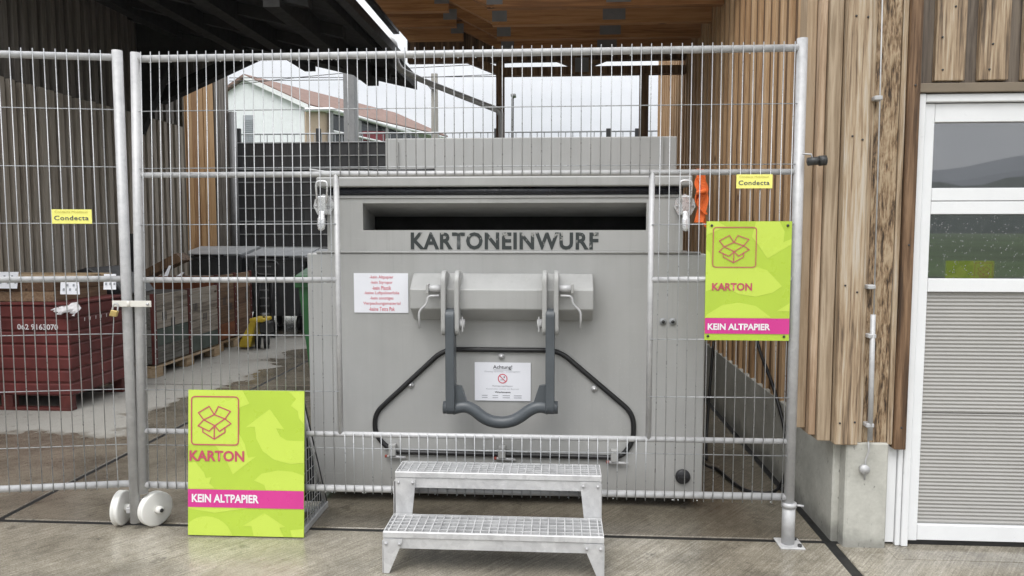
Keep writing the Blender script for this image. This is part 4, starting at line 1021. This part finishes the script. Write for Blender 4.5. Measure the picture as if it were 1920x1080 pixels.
# ================================================================== STEPS
sp = thing('step_stool', 'galvanised two tread grating steps in front of the container', 'steps', (-.26, 3.0, 0))
def tread(x0, x1, y0, y1, z_, nm):
    h = .028
    for k in range(6):
        yb = y0 + .012 + (y1 - y0 - .024) * k / 5
        obj('grating_bar', box_me(x0, x1, yb - .0025, yb + .0025, z_ - h, z_ - .002), 'galvanised_plate', sp)
    n_ = 26
    if nm not in wl:
        wl[nm] = box_me(-.0022, .0022, y0 + .006, y1 - .004, z_ - .018, z_, name='grating_bar'); wl[nm].materials.append(M['galvanised_plate'])
    for k in range(n_):
        obj('grating_bar', wl[nm], None, sp, (x0 + (x1 - x0) * (k + .5) / n_, 0, 0))
    box('tray', x0 + .003, x1 - .003, y0 + .02, y1 - .006, z_ - .036, z_ - .0335, 'mast_steel', sp)
    box('nosing', x0 - .002, x1 + .002, y0 - .004, y0 + .010, z_ - .022, z_ + .0025, 'galvanised_plate', sp, .002)
    box('apron', x0, x1, y0 + .001, y0 + .006, z_ - .066, z_ - .0225, 'galvanised_plate', sp, .001)
    box('rear_rail', x0, x1, y1 - .004, y1, z_ - .05, z_, 'galvanised_plate', sp)
    for xx in (x0, x1): box('end_plate', xx - .002, xx + .002, y0 + .011, y1 - .0045, z_ - .06, z_ + .001, 'galvanised_plate', sp)
TX0, TX1 = -.695, .174
tread(TX0, TX1, 2.84, 3.035, .168, 'lo'); tread(TX0 + .004, TX1, 3.05, 3.205, .342, 'up')
def leg(x, s_, y_, zt_, zb_, wt, wb):
    prism('leg_plate', [(x, zt_), (x + s_ * wt, zt_), (x + s_ * wt, zt_ - .012), (x + s_ * wb, zb_), (x, zb_)], 'y', y_ - .005, y_ - .0005, 'galvanised_plate', sp)
    for u in (.16, .86):
        obj('bolt', disc_me((x + s_ * wt * u, y_ - .009, zt_ - .018), (0, 1, 0), .0065, .007, 6), 'galvanised', sp)
for x, s_ in ((TX0, 1), (TX1, -1)):
    leg(x, s_, 2.84, .142, .002, .076, .022)
    leg(x + (.004 if s_ > 0 else 0), s_, 3.05, .318, .12, .086, .066)
    xs_ = x - s_ * .003
    prism('side_plate', [(2.838, .002), (2.86, .002), (2.90, .13), (3.035, .13), (3.17, .002), (3.20, .002), (3.205, .30), (3.052, .30), (3.045, .134), (2.838, .132)], 'x', xs_ - .0022, xs_ + .0005, 'galvanised_plate', sp)
    prism('rear_leg', [(3.203, .29), (3.199, .29), (3.199, .002), (3.203, .002)], 'x', x + s_ * .004, x + s_ * .045, 'galvanised_plate', sp)

# ================================================================== GOODS IN THE BARN
# red ribbed bin
rb = thing('red_steel_bin', 'dark red ribbed steel bin with white number behind the left fence', 'bin', (-4.35, 5.7, 0))
RX1, RX0, RY0, RY1, RZ0, RZ1 = -3.665, -5.0, 5.32, 6.06, .115, .80
nrib = 7; hr = (RZ1 - RZ0) / nrib
box('inner_wall', RX0 + .012, RX1 - .012, RY0 + .012, RY1 - .012, RZ0, RZ1 - .01, 'red_edge', rb)
for k in range(nrib):
    z0 = RZ0 + k * hr
    obj('rib', box_me(RX0, RX1, RY0, RY1, z0 + .005, z0 + hr - .005, .010), 'red_steel', rb)
box('rim', RX0 - .006, RX1 + .006, RY0 - .006, RY1 + .006, RZ1 + .001, RZ1 + .022, 'red_steel', rb, .005)
for x in (RX1 - .06, RX1 - .52, RX0 + .05):
    for y_ in (RY0 + .002, RY1 - .07): box('foot', x - .045, x + .045, y_, y_ + .07, .02, RZ0, 'red_edge', rb, .004)
for y_ in (RY0 + .001, RY1 - .071): box('skid', RX0, RX1 - .01, y_, y_ + .07, 0, .022, 'red_edge', rb, .004)
n0, n1 = onY(33, 618, RY0), onY(109, 608, RY0)
obj('lettering', text_me('062 9163070', n0.x, n1.x, n0.z, n1.z, xz(RY0), .0025, .02), 'sign_white', rb)
def xside(X): return lambda u, v, w: Vector((X + w, u, v))
for k in range(5):
    y_ = 5.50 + k * .07; obj('paint_mark', flat_me([[(y_, .665), (y_ + .008, .665), (y_ + .012, .69), (y_, .69)]], xside(RX1), .0025), 'rag', rb)
# planks, frame and paper on top of it
pc = thing('pallet_collar', 'brown wooden pallet collar lying on the red bin', 'pallet collar', (-4.4, 5.75, .83))
for z0 in (.825, .905):
    for y_ in (5.36, 6.0): box('plank', -5.3, -3.80, y_, y_ + .022, z0, z0 + .076, 'crate_brown', pc, .003)
    for x in (-5.3, -3.822): box('plank', x, x + .022, 5.384, 5.998, z0, z0 + .076, 'crate_brown', pc, .003)
lo_ = thing('wood_pallet', 'flat timber pallet on top of the pallet collar over the red bin', 'pallet', (-4.4, 5.75, .985))
for k in range(5): box('deck_board', -5.3, -3.75, 5.36 + k * .14, 5.46 + k * .14, .988, 1.008, 'pallet_wood', lo_, .002)
for x in (-4.9, -4.35, -3.9): box('block', x - .05, x + .05, 5.37, 5.97, .983, .9875, 'crate_brown', lo_)
def card(name, label, px0, py0, px1, py1, Y, tilt=0):
    a, b = onY(px0, py0, Y), onY(px1, py1, Y); w_ = b.x - a.x
    o_ = tag(slab(name, [(a.x, Y, b.z), (b.x + tilt, Y - .005, b.z), (b.x, Y + .02, a.z), (a.x - tilt * .3, Y + .02, a.z)], .002, 'paper', None), label, 'card', 'paper cards on the stacked goods')
    for k in range(5):
        u = .15 + .18 * k; v_ = .3 + .35 * (k % 2); x_ = a.x + (b.x - a.x) * u; z_ = b.z + (a.z - b.z) * v_
        s_ = .015; obj('print', flat_me([[(x_, z_), (x_ + s_, z_), (x_ + s_, z_ + s_ * 1.2), (x_, z_ + s_ * 1.2)]], lambda u_, q_, w_: Vector((u_, Y - .008 + (q_ - b.z) / max(1e-3, a.z - b.z) * .02, q_)), 0), 'shutter', o_)
card('paper_card', 'white card behind the left fence gate at the picture edge', -8, 510, 33, 541, 5.33)
card('paper_card', 'white card with dark printed shapes above the red bin corner', 112, 529, 146, 552, 5.33, .02)
card('paper_card', 'white card close to the left gate post above the red bin', 193, 514, 216, 543, 5.33, .01)
# crumpled rag on the bin corner
rnd = random.Random(4); vs, fs = [], []
top = [(97, 577), (108, 573), (120, 570), (134, 568), (139, 575), (143, 580)]
low = [(98, 581), (106, 586), (114, 591), (126, 583), (134, 588), (140, 593)]
NU, NV = 20, 6
def lerp_(l_, t_): i_ = min(int(t_ * (len(l_) - 1)), len(l_) - 2); f_ = t_ * (len(l_) - 1) - i_; return (l_[i_][0] * (1 - f_) + l_[i_ + 1][0] * f_, l_[i_][1] * (1 - f_) + l_[i_ + 1][1] * f_)
for i_ in range(NU + 1):
    a, b = lerp_(top, i_ / NU), lerp_(low, i_ / NU)
    for k_ in range(NV + 1):
        t_ = k_ / NV; q_ = onY(a[0] * (1 - t_) + b[0] * t_, a[1] * (1 - t_) + b[1] * t_, 5.29)
        vs.append((q_.x, 5.285 + .02 * math.sin(i_ * 1.9 + k_) * t_ + rnd.uniform(-.008, .008) + (1 - t_) ** 2 * .06, q_.z + rnd.uniform(-.003, .003)))
for i_ in range(NU):
    for k_ in range(NV): q_ = i_ * (NV + 1) + k_; fs.append((q_, q_ + 1, q_ + NV + 2, q_ + NV + 1))
n_ = len(vs); vs += [(x_, y_ + .006, z_) for x_, y_, z_ in vs]; fs += [tuple(v_ + n_ for v_ in reversed(f_)) for f_ in fs]
tag(obj('rag', mesh_from('rag', vs, fs, True), 'rag'), 'crumpled white rag draped over the corner of the red bin', 'rag')
# collared crates on pallets
def crate(label, x1, y0, y1, ztop, mats, edge):
    c_ = thing('pallet_crate', label, 'crate', (x1 - .6, (y0 + y1) / 2, 0), 'crates along the barn wall')
    x0 = x1 - 1.2
    for k in range(3):
        yb = y0 + (y1 - y0 - .14) * k / 2
        for x in (x1 - .12, x1 - .65, x0): box('pallet_block', x, x + .12, yb, yb + .14, 0.0, .085, 'pallet_wood', c_, .003)
    for k, x in enumerate((x1 - .12, x1 - .65, x0)): box('pallet_runner', x, x + .12, y0, y1, .0855, .108, 'pallet_wood', c_, .003)
    box('pallet_deck', x0, x1 - .125, y0, y1, .1085, .122, 'pallet_wood', c_)
    z = .124; k = 0
    hcol = (ztop - z) / 4
    half = (y1 - y0) / 2
    while k < 4:
        for h_ in range(2):
            m_ = mats[(k + h_) % len(mats)] if k < 2 else mats[-1]
            box('side_board', x1 - .025, x1, y0 + h_ * half + .025, y0 + (h_ + 1) * half - .025, z + .003, z + hcol - .002, m_, c_, .003)
        box('end_board', x0, x1 - .03, y0 + .005, y0 + .03, z + .003, z + hcol - .002, mats[0], c_, .003)
        z += hcol; k += 1
    for y_ in (y0, y0 + half - .02, y1 - .04):
        box('corner_iron', x1 - .03, x1 + .006, y_, y_ + .045, .124, ztop + .01, edge, c_, .002)
        for q_ in range(7): obj('rivet', disc_me((x1 + .008, y_ + .022, .18 + q_ * .088), (1, 0, 0), .006, .004, 6), 'bright_wire', c_)
    box('contents', x0 + .03, x1 - .06, y0 + .06, y1 - .03, .2, ztop - .05, 'crate_dark', c_)
    for q_, (yo, zo) in enumerate(((.15, .62), (.30, .55), (.75, .64), (.95, .52))):
        for k_ in range(3): obj('stencil_mark', flat_me([[(y0 + yo + k_ * .03, zo - .1), (y0 + yo + .015 + k_ * .03, zo - .1), (y0 + yo + .015 + k_ * .03, zo - .02), (y0 + yo + k_ * .03, zo - .02)]], xside(x1), .002), 'paper_black', c_)
    return c_
crate('grey collared pallet crate with dark red corner irons behind the gate posts', -3.72, 6.58, 7.90, .77, ('crate_dark', 'crate_green', 'crate_wood'), 'red_edge')
crate('brown rusty pallet crate farther back beside the yellow pallet truck', -3.80, 8.02, 8.95, .86, ('rust_crate', 'crate_brown', 'crate_brown'), 'red_edge')
crate('dark crate between the red bin and the grey collared crate', -3.98, 6.16, 6.52, .70, ('crate_brown', 'crate_dark', 'crate_brown'), 'red_edge')
# junk on the crate: dark channel, planks
ch = thing('steel_channel', 'dark steel channel leaning over the pallet crate against the wall', 'channel', (-4.3, 7.2, .8))
prism('channel', [(-4.55, .80), (-4.40, .80), (-3.82, 1.06), (-3.90, 1.13)], 'y', 7.35, 7.55, 'brown_board', ch)
tb = tag(prism('dark_tarpaulin', [(-4.5, .80), (-3.78, .80), (-3.86, .90), (-4.12, 1.04), (-4.42, .95)], 'y', 6.25, 6.75, 'black_plastic', None, .01), 'black sheet bundle on the crates beside the gate posts', 'tarpaulin')
tag(prism('upright_plank', [(-4.30, .78), (-4.24, .78), (-4.27, 1.33), (-4.31, 1.33)], 'y', 7.2, 7.24, 'black_plastic', None), 'narrow dark plank standing upright behind the gate post', 'plank')
for k, (a, b, lab) in enumerate((((311, 518), (318, 498), 'tall torn white paper strip sticking up from the crate'), ((334, 518), (343, 511), 'short white paper scrap lying on the crate'))):
    p_, q_ = onY(a[0], a[1], 7.0), onY(b[0], b[1], 7.02); tag(slab('paper_scrap', [(p_.x - .02, 7, p_.z), (p_.x + .02, 7.0, p_.z), (q_.x + .012, 7.03, q_.z), (q_.x - .012, 7.03, q_.z)], .002, 'paper', None), lab, 'paper scrap')
# grey waste containers
def big_bin(label, x0, x1, y0, ztop):
    b_ = thing('waste_container', label, 'waste bin', ((x0 + x1) / 2, y0 + .5, 0), 'grey waste containers by the dark fence')
    v_ = []
    for z_, i_ in ((.20, .10), (ztop - .03, 0)):
        v_ += [(x0 + i_, y0 + i_, z_), (x1 - i_, y0 + i_, z_), (x1 - i_, y0 + 1.0 - i_, z_), (x0 + i_, y0 + 1.0 - i_, z_)]
    me_ = mesh_from('tub', v_, [(0, 1, 2, 3), (4, 5, 6, 7), (0, 1, 5, 4), (1, 2, 6, 5), (2, 3, 7, 6), (3, 0, 4, 7)])
    bm_ = bmesh.new(); bm_.from_mesh(me_); bmesh.ops.bevel(bm_, geom=list(bm_.edges), offset=.03, segments=2, affect='EDGES'); bm_.to_mesh(me_); bm_.free()
    obj('tub', me_, 'bin_grey', b_)
    box('rim', x0 - .02, x1 + .02, y0 - .02, y0 + 1.02, ztop - .05, ztop - .01, 'bin_grey', b_, .008)
    ld = prism('lid', [(y0 - .03, ztop - .008), (y0 + 1.03, ztop - .008), (y0 + 1.03, ztop + .04), (y0 + .6, ztop + .11), (y0 + .2, ztop + .05), (y0 - .03, ztop + .02)], 'x', x0 - .01, x1 + .01, 'bin_lid', b_, .006)
    tube('lid_handle', [((x0 + x1) / 2 - .2, y0 - .05, ztop + .0), ((x0 + x1) / 2 + .2, y0 - .05, ztop + .0)], .014, 'black_plastic', ld, 8)
    for x in (x0 + .14, x1 - .14):
        for y_ in (y0 + .18, y0 + .82):
            wv = obj('castor', disc_me((x, y_, .10), (1, 0, 0), .10, .05, 18), 'rubber', b_); box('fork', x - .035, x + .035, y_ - .03, y_ + .03, .12, .199, 'dark_steel', wv)
    return b_
big_bin('grey lidded waste container nearest the board wall', -5.10, -4.27, 9.75, 1.03)
big_bin('grey lidded waste container in the middle by the dark fence', -4.20, -3.40, 9.75, 1.01)
big_bin('grey lidded waste container half hidden by the press container', -3.33, -2.40, 9.60, 1.0)
# hand truck with loop handle in front of them
ht = thing('hand_truck', 'black hand truck with loop handle in front of the grey waste containers', 'hand truck', (-3.55, 9.2, 0))
h0 = [onY(x_, y_, 9.2) for x_, y_ in ((476, 495), (480, 515), (520, 517), (522, 497), (515, 490), (482, 490))]
tube('handle', round_path(h0, .05, 4), .018, 'black_plastic', ht, 8, True)
a, b = onY(484, 517, 9.2), onY(508, 517, 9.2)
for x in (a.x, b.x): tube('frame_tube', [(x, 9.2, .08), (x, 9.2, a.z)], .028, 'black_plastic', ht, 8)
for k in range(8): box('rung', a.x, b.x, 9.185, 9.215, .2 + k * .1, .215 + k * .1, 'mast_steel', ht)
for x in (a.x, b.x): obj('wheel', disc_me((x, 9.25, .1), (1, 0, 0), .1, .04, 18), 'rubber', ht)
# yellow pallet truck
pt = thing('pallet_truck', 'small yellow pallet truck parked beside the brown crate', 'pallet truck', (-3.6, 8.3, 0))
Yt = 8.3
f0, f1, f2, f3 = onY(445, 654, Yt), onY(470, 654, Yt), onY(481, 602, Yt), onY(470, 602, Yt)
prism('fork_cover', [(f0.x, .02), (f1.x, .02), (f2.x, f2.z), (f3.x, f3.z)], 'y', Yt - .02, Yt + .22, 'yellow_paint', pt, .01)
g0, g1 = onY(472, 596, Yt + .05), onY(498, 603, Yt + .05)
box('head', g0.x, g1.x, Yt - .03, Yt + .25, g1.z, g0.z, 'yellow_paint', pt, .01)
m0, m1 = onY(477, 605, Yt), onY(501, 626, Yt)
box('pump', m0.x + .05, m1.x, Yt + .01, Yt + .2, m1.z, m0.z, 'dark_steel', pt, .01)
for px in (484, 500):
    p = onY(px, 640, Yt + .05); w_ = obj('wheel', disc_me((p.x, Yt + .05, .085), (1, .25, 0), .085, .05, 20), 'rubber', pt); obj('rim', disc_me((p.x + .03, Yt + .04, .085), (1, .25, 0), .04, .012, 14), 'dark_steel', w_)
obj('knob', disc_me(onY(495, 590, Yt + .1), (0, 0, 1), .022, .04, 12), 'bin_lid', pt)
tube('tiller', [onY(495, 594, Yt + .1), onY(493, 604, Yt + .1)], .014, 'dark_steel', pt, 8)
# green wheelie bin behind the container
gb_ = thing('green_wheelie_bin', 'green wheelie bin tucked behind the left edge of the container', 'wheelie bin', (-1.9, 6.3, 0))
gx0 = onY(558, 530, 6.1).x; gx1 = gx0 + .56
v_ = []
for z_, i_ in ((.05, .07), (.88, 0)): v_ += [(gx0 + i_, 6.12 + i_, z_), (gx1 - i_, 6.12 + i_, z_), (gx1 - i_, 6.72 - i_, z_), (gx0 + i_, 6.72 - i_, z_)]
obj('tub', mesh_from('tub', v_, [(0, 1, 2, 3), (4, 5, 6, 7), (0, 1, 5, 4), (1, 2, 6, 5), (2, 3, 7, 6), (3, 0, 4, 7)]), 'bin_green', gb_)
box('rim', gx0 - .03, gx1 + .03, 6.09, 6.75, .88, .93, 'bin_green', gb_, .008)
ld = prism('lid', [(6.07, .935), (6.77, .935), (6.77, 1.0), (6.4, 1.04), (6.07, .985)], 'x', gx0 - .02, gx1 + .02, 'bin_green', gb_, .01)
box('lid_grip', gx0 + .0, gx0 + .2, 6.04, 6.069, .95, .985, 'bin_green', ld, .005)
for x in (gx0 + .08, gx1 - .08): obj('wheel', disc_me((x, 6.70, .1), (1, 0, 0), .1, .05, 18), 'rubber', gb_)

# ================================================================== damp air over the valley
hz_me = box_me(-1700, 1700, -1700, 1000, -3, 170, name='haze')
m_ = bpy.data.materials.new('haze'); m_.use_nodes = True; t_ = m_.node_tree; t_.nodes.clear()
o_ = t_.nodes.new('ShaderNodeOutputMaterial'); v_ = t_.nodes.new('ShaderNodeVolumePrincipled')
v_.inputs['Color'].default_value = (.93, .95, 1, 1); v_.inputs['Density'].default_value = .00055
t_.links.new(v_.outputs[0], o_.inputs['Volume']); hz_me.materials.append(m_)
ho = obj('haze', hz_me, None); ho['kind'] = 'stuff'; ho['label'] = 'pale damp haze over the far hills'
